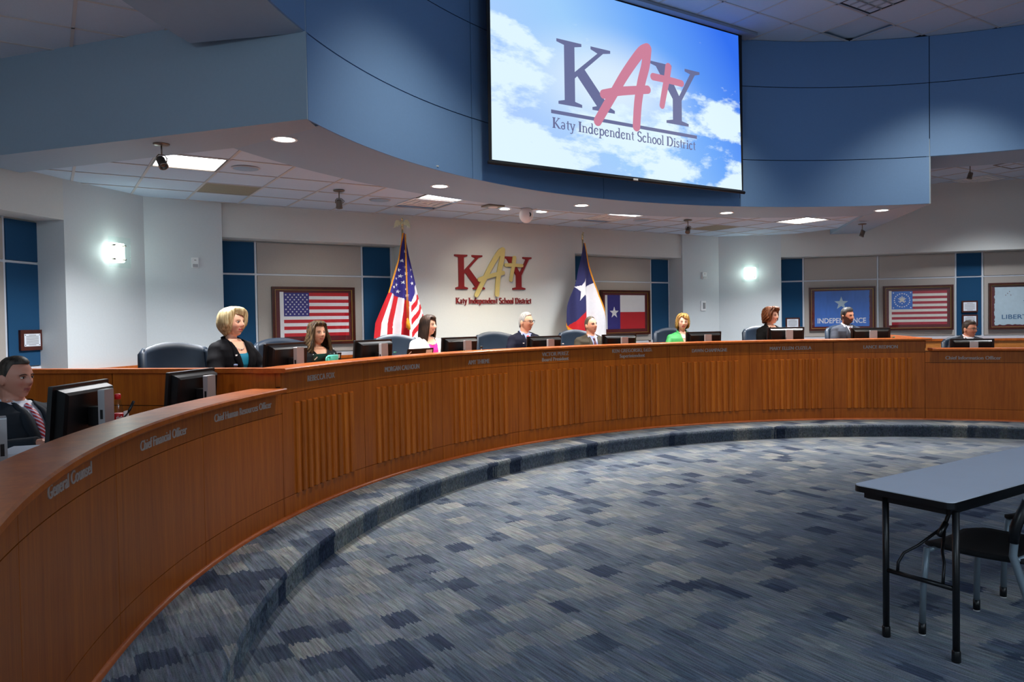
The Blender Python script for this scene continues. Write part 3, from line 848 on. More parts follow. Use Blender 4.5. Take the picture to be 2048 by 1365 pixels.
def desk_section(a0, a1, top, rail, texts, slats, label, group):
    am = (a0 + a1) / 2
    root = empty('desk_section', pol(am, R, ST), 0, label, 'desk', group)
    inv = -Vector(root.location)
    gp = .024
    def part(mb, name, m=None):
        mb.v = [tuple(Vector(v) + inv) for v in mb.v]
        return mb.build(name, m, root)
    part(MB().arc(R + .012, R + .035, a0, a1, ST, top, M['darkwood']), 'carcass')
    smooth = True
    for z0, z1, nm in ((rail + .002, top - .008, 'name_panel'), (ZK + .002, rail - .002, 'front_panel'), (ST + .022, ZK - .002, 'kick_panel')):
        o = part(MB().arc(R, R + .012, a0 + gp, a1 - gp, z0, z1, M['wood']), nm)
        smooth_by_angle(o, 30)
    # quarter round base trim
    mb = MB(); V, F = [], []; n = 10; k = 5
    for i in range(n + 1):
        a = a0 + (a1 - a0) * i / n
        for j in range(k + 1):
            t = pi / 2 * j / k
            V.append(pol(a, R - .022 * cos(t), ST + .022 * sin(t)))
        V.append(pol(a, R, ST))
    kk = k + 2
    for i in range(n):
        for j in range(kk):
            F.append((i * kk + j, i * kk + kk + j, i * kk + kk + (j + 1) % kk, i * kk + (j + 1) % kk))
    mb.add(V, F, M['trimwood'], True); smooth_by_angle(part(mb, 'base_trim'), 50)
    if slats:
        zt_ = 1.012
        for i in range(10):
            a = a0 + (a1 - a0) * (.175 + i * .0735)
            c = pol(a, R); t = Vector((cos(R_(a)), -sin(R_(a)), 0)); nrm = Vector((-sin(R_(a)), -cos(R_(a)), 0))
            hw, dp = .031, .021
            prof = [(-hw, 0), (-hw * .9, dp * .55), (-hw * .55, dp * .95), (0, dp), (hw * .5, dp * .8), (hw * .85, dp * .4), (hw, 0)]
            V = [c + t * x + nrm * y + Vector((0, 0, ZK + .004)) for x, y in prof] + [c + t * x + nrm * y + Vector((0, 0, zt_ - (y / dp) * .009)) for x, y in prof]
            q = len(prof)
            F = [(j, (j + 1) % q, (j + 1) % q + q, j + q) for j in range(q)] + [tuple(reversed(range(q))), tuple(range(q, 2 * q))]
            mb = MB(); mb.add(V, F, M['slatwood']); part(mb, 'slat')
    for tx in texts:
        am_ = empty  # noqa
        before = set(bpy.data.objects)
        bent_text(root, *tx, M['letter'])
        for o in set(bpy.data.objects) - before: o.matrix_parent_inverse = Matrix.Translation(inv)
    return root
for i in range(8):
    desk_section(HIGH[i], HIGH[i + 1], ZT, ZR, TEXTS_H[i], True, 'fluted wooden desk section ' + HL[i], 'fluted sections of the tall curved desk')
LL = ['plain low wooden desk section lettered for the human resources officer', 'plain low wooden desk section lettered for the financial officer', 'plain low wooden desk section lettered for the general counsel',
      'plain low wooden desk section cut off by the left edge', 'plain low wooden desk end section past the left edge of view']
for i in range(5 - 0 if False else 4):
    desk_section(LOW_L[i + 1], LOW_L[i], ZLT, ZLR, TEXTS_L[i], False, LL[i], 'plain sections of the low desk wings')
LRL = ['plain low wooden desk section lettered for the information officer', 'plain low wooden desk section cut off by the right edge', 'plain low wooden desk end section past the right edge of view']
for i in range(3):
    desk_section(LOW_R[i], LOW_R[i + 1], ZLT, ZLR, TEXTS_R[i], False, LRL[i], 'plain sections of the low desk wings')

def counter(r0, r1, a0, a1, z0, z1, name, label):
    mb = MB(); n = int(abs(a1 - a0) / 1.2); V = []; F = []
    e = .008
    prof = [(r0, z0 + e), (r0 + e, z0), (r1, z0), (r1, z1 - e), (r1 - e, z1), (r0 + e, z1), (r0, z1 - e)]
    q = len(prof)
    for i in range(n + 1):
        for r, z in prof: V.append(pol(a0 + (a1 - a0) * i / n, r, z))
    for i in range(n):
        for j in range(q): F.append((i * q + j, i * q + (j + 1) % q, i * q + q + (j + 1) % q, i * q + q + j))
    F += [tuple(reversed(range(q))), tuple(range(n * q, n * q + q))]
    mb.add(V, F, M['topwood'])
    o = smooth_by_angle(mb.build(name), 25)
    return tag(o, label, 'countertop')
counter(R - .075, 6.13, -AE - .7, AE + .7, ZT, ZT + .033, 'counter_top', 'long curved wooden counter capping the tall desk')
counter(R - .085, 6.115, -AE - DAL * 4, -AE - .72, ZLT, ZLT + .036, 'counter_top', 'glossy curved wooden counter capping the low desk wing nearest the camera')
counter(R - .075, 6.12, AE + .72, LOW_R[3], ZLT, ZLT + .036, 'counter_top', 'curved wooden counter capping the low desk wing on the far side')

def worktop(a0, a1, z, name, label, zf):
    root = empty(name, pol((a0 + a1) / 2, 6.3, zf), 0, label, 'desk')
    inv = -Vector(root.location)
    for mb, nm in ((MB().arc(6.0, 6.66, a0, a1, z - .035, z, M['wood']), 'work_surface'),):
        mb.v = [tuple(Vector(v) + inv) for v in mb.v]; smooth_by_angle(mb.build(nm, None, root), 25)
    mb = MB().arc(5.988, 6.0, a0, a1, ST, (ZT if z > 1 else ZLT) - .002, M['wood']); mb.v = [tuple(Vector(v) + inv) for v in mb.v]; mb.build('back_panel', None, root)
    for a in [a0 + .3 + (a1 - a0 - .6) * i / 4 for i in range(5)]:
        mb = MB().arc(6.0, 6.55, a - .15, a + .15, zf, z - .035, M['wood'], 1); mb.v = [tuple(Vector(v) + inv) for v in mb.v]; mb.build('support', None, root)
worktop(-AE + .5, AE - .5, 1.10, 'worktop', 'long curved work surface behind the tall counter', RAISE)
worktop(-AE - DAL * 4 + .3, -AE - .9, .90, 'worktop', 'curved work surface behind the low counter nearest the camera', ST)
worktop(AE + .9, LOW_R[3] - .3, .90, 'worktop', 'curved work surface behind the low counter on the far side', ST)

# end partitions returning from the tall desk
for s in (-1, 1):
    a = s * AE
    e = Vector((sin(R_(a)), cos(R_(a)), 0)); t = Vector((cos(R_(a)), -sin(R_(a)), 0)) * s     # t points to the low side
    r0, r1 = 5.99, 8.15 if s < 0 else 8.6
    root = empty('end_partition', pol(a, 6.0, ST), 0, 'wood panelled end partition of the tall desk %s' % ('behind the man with a striped tie' if s < 0 else 'beside the man in glasses at the low desk'), 'partition')
    inv = -Vector(root.location)
    def bx(ra, rb, ta, tb, z0, z1, m, nm):
        P = [e * ra + t * ta, e * rb + t * ta, e * rb + t * tb, e * ra + t * tb]
        if s > 0: P = P[::-1]
        mb = MB(); mb.prism([(p.x, p.y) for p in P], z0, z1, m); mb.v = [tuple(Vector(v) + inv) for v in mb.v]
        return mb.build(nm, None, root)
    bx(r0, r1, -.03, .0, ST, ZT - .002, M['darkwood'], 'core')
    for k, (ra, rb) in enumerate([(r0, 7.34), (7.346, r1)]):
        bx(ra + .003, rb, 0, .014, 1.003, ZT - .004, M['wood'], 'panel')
        bx(ra + .003, rb, 0, .014, ST + .01, .997, M['wood'], 'panel')
    bx(5.953, 5.99, .0, .014, ZLT + .038, ZT - .003, M['wood'], 'end_cap')
    bx(6.135, r1, -.06, .05, ZT, ZT + .033, M['topwood'], 'cap_rail')

# ------------------------------------------------------------------ logo, raised on the wall and shown in the picture
K_ = [[(0, 1), (.42, 1), (.42, .955), (.30, .925), (.30, .075), (.42, .045), (.42, 0), (.02, 0), (.02, .045), (.125, .075), (.125, .925), (0, .955)],
      [(.29, .43), (.29, .53), (.70, .91), (.58, .955), (.58, 1), (.93, 1), (.93, .955), (.80, .925), (.42, .56)],
      [(.33, .50), (.46, .62), (.90, .09), (1.0, .045), (1.0, 0), (.60, 0), (.60, .045), (.68, .07)]]
Y_ = [[(0, 1), (.42, 1), (.42, .955), (.32, .93), (.57, .50), (.80, .925), (.69, .955), (.69, 1), (1, 1), (1, .955), (.90, .925), (.62, .43), (.62, .075), (.76, .045), (.76, 0), (.31, 0), (.31, .045), (.44, .075), (.44, .43), (.11, .93), (0, .955)]]

def place(poly, x0, x1, z0, z1): return [(x0 + (x1 - x0) * x, z0 + (z1 - z0) * z) for x, z in poly]

def stroke(pts, wd, y0, y1, mb, m, cap=True):
    """thick round ended brush stroke as a flat prism in x-z"""
    pts = [Vector((p[0], p[1])) for p in pts]
    # resample with catmull-rom
    Q = []
    for i in range(len(pts) - 1):
        p0, p1, p2, p3 = pts[max(i - 1, 0)], pts[i], pts[i + 1], pts[min(i + 2, len(pts) - 1)]
        for k in range(6):
            t = k / 6
            Q.append(.5 * ((2 * p1) + (p2 - p0) * t + (2 * p0 - 5 * p1 + 4 * p2 - p3) * t * t + (3 * p1 - p0 - 3 * p2 + p3) * t ** 3))
    Q.append(pts[-1])
    n = len(Q); Lf, Rt = [], []
    for i, p in enumerate(Q):
        d = (Q[min(i + 1, n - 1)] - Q[max(i - 1, 0)]).normalized(); nr = Vector((-d.y, d.x))
        f = i / (n - 1); h = (wd[0] + (wd[1] - wd[0]) * f) / 2
        Lf.append(p + nr * h); Rt.append(p - nr * h)
    V, F = [], []
    for i in range(n):
        V += [(Lf[i].x, y0, Lf[i].y), (Rt[i].x, y0, Rt[i].y), (Lf[i].x, y1, Lf[i].y), (Rt[i].x, y1, Rt[i].y)]
    for i in range(n - 1):
        a = i * 4; b = a + 4
        F += [(a, b, b + 1, a + 1), (a + 2, a + 3, b + 3, b + 2), (a, a + 2, b + 2, b), (a + 1, b + 1, b + 3, a + 3)]
    mb.add(V, F, m)
    for p, h, e in ((Q[0], wd[0] / 2, -1), (Q[-1], wd[1] / 2, 1)):
        q = (Q[1] - Q[0]) if e < 0 else (Q[-1] - Q[-2])
        a0 = math.atan2(q.y, q.x) + (pi / 2 if e < 0 else -pi / 2)
        mb.prism_y([(p.x + h * cos(a0 + pi * k / 10), p.y + h * sin(a0 + pi * k / 10)) for k in range(11)], y0, y1, m)

A_L = [(-.36, 1.995), (-.293, 2.11), (-.203, 2.263), (-.124, 2.398), (-.033, 2.535), (.050, 2.645), (.106, 2.682)]
A_R = [(.106, 2.680), (.088, 2.539), (.045, 2.383), (.012, 2.209), (-.006, 2.005)]
A_B = [(-.305, 2.223), (-.181, 2.267), (-.037, 2.303), (.105, 2.335)]
T_V = [(.313, 2.568), (.293, 2.448), (.267, 2.331), (.246, 2.225)]
T_H = [(.160, 2.456), (.304, 2.456), (.446, 2.451)]

# small serif alphabet: strokes (x0,y0,x1,y1,width) and arcs (cx,cy,rx,ry,a0,a1,w)
def serif_glyph(ch):
    TH, TN = .155, .08
    def S(x, y, w=.13): return ('r', x - w, y, x + w, y + .05)
    xh, asc, cap = .46, .72, .70
    G = {
     'K': (.70, [('l', .14, 0, .14, cap, TH), S(.14, 0), S(.14, cap - .038), ('l', .20, .30, .56, cap, TN), ('l', .26, .36, .60, 0, TH), S(.54, cap - .038, .11), S(.61, 0, .11)]),
     'I': (.32, [('l', .16, 0, .16, cap, TH), S(.16, 0), S(.16, cap - .038)]),
     'S': (.52, [('c', .26, .53, .17, .17, 20, 270, .09), ('c', .26, .18, .18, .18, -160, 90, .09)]),
     'D': (.72, [('l', .14, 0, .14, cap, TH), ('r', .02, 0, .34, .04), ('r', .02, cap - .04, .34, cap), ('c', .32, .35, .29, .33, -90, 90, .10)]),
     'a': (.46, [('c', .20, .33, .13, .13, 0, 150, .06), ('l', .33, .05, .33, .34, .09), ('c', .20, .13, .13, .12, 0, 360, .07), ('l', .33, .02, .42, .02, .04)]),
     't': (.32, [('l', .16, .08, .16, .60, .095), ('r', .02, xh - .04, .30, xh), ('c', .24, .10, .08, .08, 180, 300, .05)]),
     'y': (.48, [('l', .08, xh, .25, .02, .095), ('l', .42, xh, .20, -.18, TN), S(.08, xh - .036, .10), S(.40, xh - .036, .09), ('c', .12, -.15, .07, .06, 180, 360, .05)]),
     'n': (.54, [('l', .13, 0, .13, xh, .10), ('l', .41, 0, .41, .32, .10), ('c', .27, .30, .14, .13, 0, 180, .06), S(.13, 0, .10), S(.41, 0, .10), ('r', .02, xh - .036, .13, xh)]),
     'd': (.52, [('c', .22, .22, .16, .21, 0, 360, .085), ('l', .39, 0, .39, asc, .095), ('r', .28, asc - .036, .42, asc), ('r', .38, 0, .49, .036)]),
     'e': (.46, [('c', .23, .22, .17, .22, 25, 330, .085), ('r', .10, .23, .39, .265)]),
     'p': (.52, [('c', .29, .22, .16, .21, 0, 360, .085), ('l', .13, -.22, .13, xh, .095), S(.13, -.22, .11), ('r', .02, xh - .036, .13, xh)]),
     'c': (.44, [('c', .23, .22, .17, .22, 40, 320, .085)]),
     'h': (.54, [('l', .13, 0, .13, asc, .10), ('l', .41, 0, .41, .32, .10), ('c', .27, .30, .14, .13, 0, 180, .06), S(.13, 0, .10), S(.41, 0, .10), ('r', .02, asc - .036, .13, asc)]),
     'o': (.48, [('c', .24, .22, .18, .22, 0, 360, .085)]),
     'l': (.27, [('l', .135, 0, .135, asc, .10), S(.135, 0, .11), ('r', .02, asc - .036, .135, asc)]),
     'i': (.27, [('l', .135, 0, .135, xh, .10), S(.135, 0, .11), ('r', .02, xh - .036, .135, xh), ('c', .135, .60, .03, .03, 0, 360, .06)]),
     's': (.38, [('c', .19, .33, .11, .11, 20, 270, .07), ('c', .19, .12, .12, .11, -160, 90, .07)]),
     'r': (.40, [('l', .13, 0, .13, xh, .10), S(.13, 0, .11), ('r', .02, xh - .036, .13, xh), ('c', .27, .32, .12, .11, 50, 180, .06)]),
     ' ': (.26, [])}
    return G[ch]

def serif_text(txt, x0, x1, base, cap, y0, y1, m, mb):
    tot = sum(serif_glyph(c)[0] for c in txt); sx = (x1 - x0) / tot; sz = cap / .70
    x = 0
    for c in txt:
        wd, parts = serif_glyph(c)
        for p in parts:
            def X(px, pz): return (x0 + (x + px) * sx, base + pz * sz)
            if p[0] == 'r':
                mb.prism_y([X(p[1], p[2]), X(p[3], p[2]), X(p[3], p[4]), X(p[1], p[4])], y0, y1, m)
            elif p[0] == 'l':
                _, ax, ay, bx_, by, wdt = p; h = wdt / 2
                mb.prism_y([X(ax - h, ay), X(ax + h, ay), X(bx_ + h, by), X(bx_ - h, by)], y0, y1, m)
            else:
                _, cx_, cy_, rx, ry, a0, a1, wdt = p; n = 14; h = wdt * .64
                P = [X(cx_ + (rx + h) * cos(R_(a0 + (a1 - a0) * i / n)), cy_ + (ry + h * .7) * sin(R_(a0 + (a1 - a0) * i / n))) for i in range(n + 1)]
                Q = [X(cx_ + max(rx - h, .001) * cos(R_(a0 + (a1 - a0) * i / n)), cy_ + max(ry - h * .7, .001) * sin(R_(a0 + (a1 - a0) * i / n))) for i in range(n + 1)]
                for i in range(n): mb.prism_y([P[i], P[i + 1], Q[i + 1], Q[i]], y0, y1, m)
        x += wd

def logo(root, yb, depth, mred, mgold, T, under=None, ktxt=(-.69, .632, 1.885, .070), layer=.022, K=(-.70, -.205, 2.08, 2.588), Y=(.134, .637, 2.083, 2.588)):
    """T maps wall-logo x,z to the target plane; letters stand from yb towards -y"""
    def mapd(pts): return [T(p) for p in pts]
    for glyph, (x0, x1, z0, z1), nm in ((K_, K, 'letter'), (Y_, Y, 'letter')):
        mb = MB(); mb.stag = .0003
        for P in glyph: mb.prism_y(mapd(place(P, x0, x1, z0, z1)), yb - depth, yb, mred)
        mb.build(nm, None, root)
    k = abs(T((1, 0))[0] - T((0, 0))[0])
    mb = MB(); y0, y1 = yb - depth - layer, yb - depth - .0008
    stroke(mapd(A_L), (.068 * k, .080 * k), y0, y1, mb, mgold); stroke(mapd(A_R), (.082 * k, .070 * k), y0 - .0006, y1, mb, mgold); stroke(mapd(A_B), (.064 * k, .060 * k), y0 - .0012, y1, mb, mgold)
    mb.build('letter', None, root)
    mb = MB(); stroke(mapd(T_V), (.062 * k, .050 * k), y0, y1, mb, mgold); stroke(mapd(T_H), (.054 * k, .050 * k), y0 - .0006, y1, mb, mgold)
    mb.build('letter', None, root)
    mb = MB(); mb.stag = .00012; x0, x1, base, cap = ktxt
    serif_text('Katy Independent School District', x0, x1, base, cap, yb - depth * .7 - .0005, yb, mred, mb)
    mb.build('lettering', None, root)
    if under:
        mb = MB(); mb.prism_y(under, yb - depth, yb, mred); mb.build('underline', None, root)

lg = empty('wall_logo', (0, YB, 1.85), 0, 'raised dark red and pale gold lettered logo on the white wall', 'sign')
logo(lg, 0.0, .03, M['logored'], M['logogold'], lambda p: (p[0], p[1] - 1.85), ktxt=(-.69, .632, 1.870 - 1.85, .084))
bpy.data.objects[lg.name]

# ------------------------------------------------------------------ projection screen
SY = 5.15
sc_ = empty('projection_screen', (0, SY, 3.2), 0, 'large lowered projection screen with a cloud picture and logo', 'screen')
def spart(mb, nm): 
    mb.v = [(x, y - SY, z - 3.2) for x, y, z in mb.v]; return mb.build(nm, None, sc_)
L0, L1, S0, S1 = -1.915, 1.872, 3.20, 5.25
spart(MB().box(((L0 + L1) / 2, SY + .006, (S0 + S1) / 2 + .02), (L1 - L0, .004, S1 - S0 - .04), M['tvborder']), 'border_fabric')
spart(MB().add([(-1.882, SY, 3.245), (1.842, SY, 3.245), (1.80, SY, 5.215), (-1.872, SY, 5.215)], [(0, 1, 2, 3)], M['sky_picture']), 'picture')
spart(MB().tube([(L0 - .012, SY, 3.215), (L1 + .014, SY, 3.215)], .020, M['tvborder'], 12), 'hem_bar')
spart(MB().box((.02, SY - .021, 3.213), (.07, .006, .022), M['white']), 'pull_tab')
spart(MB().box((.04, SY + .0, 5.252), (4.02, .20, .036), M['case']), 'case')
sx, ox = 1.609, .067
def TS(p): return ((p[0] * sx + ox), (p[1] - 2.08) * 1.372 + 3.932 - 3.2)
mlogo = empty('noop', (0, 0, 0)); bpy.data.objects.remove(mlogo)
before = set(bpy.data.objects)
logo(sc_, -.001, .0015, M['pic_slate'], M['pic_red'], TS, under=[(-1.142, .618), (1.037, .605), (1.037, .645), (-1.142, .657)], ktxt=(-1.128, 1.014, 3.664 - 3.2, .112), layer=.002,
     K=(-.70, -.205, 2.08, 2.588), Y=(.134, .637, 2.083, 2.588))

# ------------------------------------------------------------------ ceiling fittings
DL = ['recessed round downlight in the soffit nearest the camera', 'recessed round downlight in the soffit above the brunette woman', 'recessed round downlight in the soffit under the screen', 'recessed round downlight in the soffit below the lower right corner of the screen', 'recessed round downlight in the soffit beside the far boxed beam']
def downlight(x, y, z, r, label):
    root = empty('downlight', (x, y, z), 0, label, 'light', 'recessed downlights')
    mb = MB(); mb.lathe([(r + .018, -.006), (r + .02, -.001), (r + .02, .0), (r, .0), (r - .002, -.006), (r + .018, -.006)], M['white'], 28, cap=False); mb.build('trim_ring', None, root)
    mb = MB(); mb.lathe([(r - .003, -.003), (r - .003, -.0015)], M['lit_disc'], 28); mb.build('lens', None, root)
for (x, y), l in zip(DOWN, DL): downlight(x, y, ZS, .085, l)
downlight(-.55, 7.12, ZC, .07, 'small round downlight in the tiles, the one farther from the white dome camera')
downlight(.03, 7.10, ZC, .075, 'small round downlight in the tiles close beside the white dome camera')

def troffer(x, y, z, sx_, sy_, m, label, louver=False):
    root = empty('ceiling_light', (x, y, z), 0, label, 'light', 'square ceiling light panels')
    mb = MB(); f = .018
    for c, d in (((0, sy_ / 2 - f / 2, .006), (sx_, f, .014)), ((0, -sy_ / 2 + f / 2, .006), (sx_, f, .014)), ((sx_ / 2 - f / 2, 0, .006), (f, sy_ - 2 * f, .014)), ((-sx_ / 2 + f / 2, 0, .006), (f, sy_ - 2 * f, .014))):
        mb.box(c, d, M['nickel'] if not louver else M['black'])
    mb.build('frame', None, root)
    mb = MB(); mb.box((0, 0, .012), (sx_ - 2 * f, sy_ - 2 * f, .008), m); mb.build('diffuser', None, root)
    if louver:
        for i in range(1, 4):
            for ax in (0, 1):
                mb = MB(); p = -sx_ / 2 + sx_ * i / 4
                mb.box((p, 0, .0) if ax == 0 else (0, p, .0), (.008, sx_ - .04, .02) if ax == 0 else (sx_ - .04, .008, .02), M['silver']); mb.build('louver', None, root)
TL = ['lit square light panel behind the nearest spotlight', 'lit square light panel half hidden by the soffit beside a square vent', 'lit square light panel beside the far boxed beam', 'lit square light panel almost wholly hidden by the soffit above the state flag']
for (x, y, z), l in zip(TROFF, TL): troffer(x, y, ZC, .575, .615, M['lit_panel'], l)
troffer(6.77, 3.98, ZH, .58, .58, M['lit_panel'], 'lit square light panel over the far side aisle')
troffer(3.08 - .62 + .0, 3.62, ZTOP, .60, .64, M['off_panel'], 'unlit louvred light panel in the high ceiling beside the screen', True)

def vent(x, y, z, s_, label):
    root = empty('ceiling_vent', (x, y, z), 0, label, 'vent', 'square ceiling vents')
    mb = MB(); mb.box((0, 0, .012), (s_, s_, .006), M['joint']); mb.build('backing', None, root)
    for i in range(5):
        a = s_ / 2 * (1 - i * .19); b = a - .032
        mb = MB(); z0 = -.002 - .004 * (i % 2)
        for c, d in (((0, a - .016, z0), (2 * a, .032, .010)), ((0, -a + .016, z0), (2 * a, .032, .010)), ((a - .016, 0, z0), (.032, 2 * b, .010)), ((-a + .016, 0, z0), (.032, 2 * b, .010))):
            mb.box(c, d, M['white'])
        mb.build('louver', None, root)
vent(-1.70, 7.14, ZC, .53, 'square louvred vent beside the half hidden light panel')
vent(1.26, 7.14, ZC, .55, 'square louvred vent above the state flag')
vent(7.52, 4.98, ZH, .58, 'dark square vent over the far side aisle')
def speaker(x, y, z, label):
    root = empty('ceiling_speaker', (x, y, z), 0, label, 'speaker', 'round ceiling speakers')
    mb = MB(); mb.lathe([(.112, -.004), (.125, -.005), (.13, 0)], M['grid'], 28, cap=False); mb.build('rim', None, root)
    mb = MB(); mb.lathe([(.115, -.006), (.118, -.004)], M['tan_tile'] if False else M['soffit'], 28); mb.build('grille', None, root)
speaker(-4.08, 6.06, ZC + .0, 'round flush ceiling speaker beside the nearest light panel')
speaker(-2.27, 7.22, ZC + .0, 'round flush ceiling speaker left of the half hidden light panel')
speaker(1.87, 7.12, ZC + .0, 'round flush ceiling speaker beyond the vent above the state flag')

def spotlight(x, y, z, yaw, tilt, label, stem=.09):
    root = empty('spotlight', (x, y, z), yaw, label, 'light', 'hanging monopoint spotlights')
    mb = MB(); mb.lathe([(.0, -.018), (.05, -.016), (.062, -.008), (.064, 0)], M['nickel'], 24); mb.build('canopy', None, root)
    mb = MB(); mb.tube([(0, 0, -.016), (0, 0, -stem)], .006, M['nickel'], 8); mb.build('stem', None, root)
    mb = MB(); hw = .040
    mb.tube([(-hw, 0, -stem - .055), (-hw, 0, -stem - .02), (-hw * .6, 0, -stem), (hw * .6, 0, -stem), (hw, 0, -stem - .02), (hw, 0, -stem - .055)], .0045, M['nickel'], 6); mb.build('yoke', None, root)
    mt = Matrix.Translation((0, 0, -stem - .06)) @ Matrix.Rotation(tilt, 4, 'X')
    mb = MB(); mb.lathe([(.0, .05), (.026, .048), (.033, .036), (.034, -.035), (.037, -.036), (.037, -.052), (.030, -.052), (.028, -.03), (0, -.03)], M['nickel'], 20, mtx=mt); mb.build('lamp_head', None, root)
    mb = MB(); mb.tube([(hw * .6, 0, -stem), (hw * 1.5, .01, -stem - .03), (hw * .8, .02, -stem - .05)], .003, M['black'], 6); mb.build('cable', None, root)
spotlight(-4.905, 5.24, ZS, R_(20), R_(-38), 'hanging spotlight on the boxed beam in front of the nearest light panel')
spotlight(-2.92, 6.80, ZC, R_(-20), R_(25), 'hanging spotlight above the US flag in a frame')
spotlight(2.52, 6.80, ZC, R_(-60), R_(-35), 'hanging spotlight beside the tan tile near the far pilaster')
spotlight(4.92, 5.45, ZS - .045, R_(10), R_(20), 'hanging spotlight under the far boxed beam')
spotlight(5.9, 4.32, ZH, R_(10), R_(15), 'hanging spotlight over the far side aisle', .14)
root = empty('ceiling_projector', (-.83, 6.95, ZC), 0, 'small dark flush ceiling plate beside the farther small downlight', 'fixture')
mb = MB(); mb.box((0, 0, -.008), (.24, .20, .016), M['nickel']); mb.build('plate', None, root)
mb = MB(); mb.lathe([(.0, -.03), (.06, -.026), (.07, -.016)], M['white'], 20); mb.build('cover', None, root)
root = empty('dome_camera', (-.30, 6.98, ZC), 0, 'white ball shaped camera hanging under the ceiling', 'camera')
mb = MB(); mb.lathe([(.0, -.015), (.065, -.012), (.07, 0)], M['white'], 20); mb.build('base', None, root)
mb = MB(); mb.ell((0, 0, -.085), (.095, .095, .105), M['white'], 22, 14); mb.build('body', None, root)
v_ = (Vector((CAM.x, CAM.y, 2.4)) - Vector((-.30, 6.98, 3.0))).normalized()
mt = (Matrix.Translation(Vector((0.0, 0, -.082)) + Vector((v_.x * .068 + .035, v_.y * .070, v_.z * .06))) @ v_.to_track_quat('Z', 'Y').to_matrix().to_4x4())
mb = MB(); mb.lathe([(.034, 0), (.036, .026), (.028, .030), (.0, .030)], M['black'], 20, mtx=mt); mb.build('lens', None, root)

# ------------------------------------------------------------------ wall sconces and devices
def face_mtx(p, q, t, z):
    """local x along wall p->q (as seen), y out of wall towards the room"""
    p, q = Vector(p), Vector(q); d = (q - p).normalized(); nr = Vector((d.y, -d.x))
    c = p + d * t
    return Matrix(((d.x, nr.x, 0, c.x), (d.y, nr.y, 0, c.y), (0, 0, 1, z), (0, 0, 0, 1)))
def sconce(mt, label):
    root = empty('wall_sconce', mt.translation, 0, label, 'light', 'square glass wall sconces')
    root.matrix_world = mt
    mb = MB(); mb.box((0, .01, 0), (.16, .02, .16), M['nickel']); mb.build('back_plate', None, root)
    mb = MB(); mb.rbox((0, .055, 0), (.21, .07, .21), .02, M['sconce_glow']); mb.build('diffuser', None, root)
    mb = MB(); mb.box((0, .118, .0), (.31, .008, .33), M['clear']); mb.build('glass_plate', None, root)
    for i in (-1, 1):
        for k in (-1, 1):
            mb = MB(); mb.tube([(i * .075, .09, k * .075), (i * .075, .13, k * .075)], .009, M['nickel'], 10); mb.build('standoff', None, root)
BL, BR = (-C_[0], C_[1]), (-B_[0], B_[1])
ms = face_mtx(BL, BR, .60, 2.41); sconce(ms, 'glowing square glass sconce on the near pilaster')
ms2 = face_mtx(B_, C_, .555, 2.41); sconce(ms2, 'glowing square glass sconce on the far pilaster above the curly haired woman')
for mm in (ms, ms2):
    o = lamp('sconce_lamp', 'POINT', mm @ Vector((0, .16, 0)), 3.5, (0.84, 1.0, 0.95), .08)
AL, AR = (-B_[0], B_[1]), (-A_[0], A_[1])
def device(mt, w_, h, label, nm, cat, sw=False):
    root = empty(nm, mt.translation, 0, label, cat); root.matrix_world = mt
    mb = MB(); mb.rbox((0, .012, 0), (w_, .024, h), .008, M['white']); mb.build('body', None, root)
    if sw:
        mb = MB(); mb.rbox((w_ * .1, .028, 0), (w_ * .45, .012, h * .62), .004, M['silver']); mb.build('rocker', None, root)
    else:
        mb = MB(); mb.rbox((0, .026, -h * .28), (w_ * .75, .006, h * .3), .003, M['silver']); mb.build('sensor_window', None, root)
        mb = MB(); mb.box((0, .025, h * .25), (w_ * .3, .004, h * .06), M['print']); mb.build('mark', None, root)
device(face_mtx(AL, AR, .54, 2.357), .075, .125, 'small white thermostat on the near pilaster', 'thermostat', 'thermostat')
device(face_mtx(A_, B_, .50, 2.375), .10, .125, 'small white thermostat high on the far pilaster', 'thermostat', 'thermostat')
device(face_mtx(A_, B_, .465, 1.825), .115, .18, 'white wall switch lower on the far pilaster', 'wall_switch', 'switch', True)

# ------------------------------------------------------------------ framed flags and plaques
def star_poly(cx_, cz, r, rot=0.0, k=.40):
    return [(cx_ + (r if i % 2 == 0 else r * k) * sin(rot + pi * i / 5), cz + (r if i % 2 == 0 else r * k) * cos(rot + pi * i / 5)) for i in range(10)]

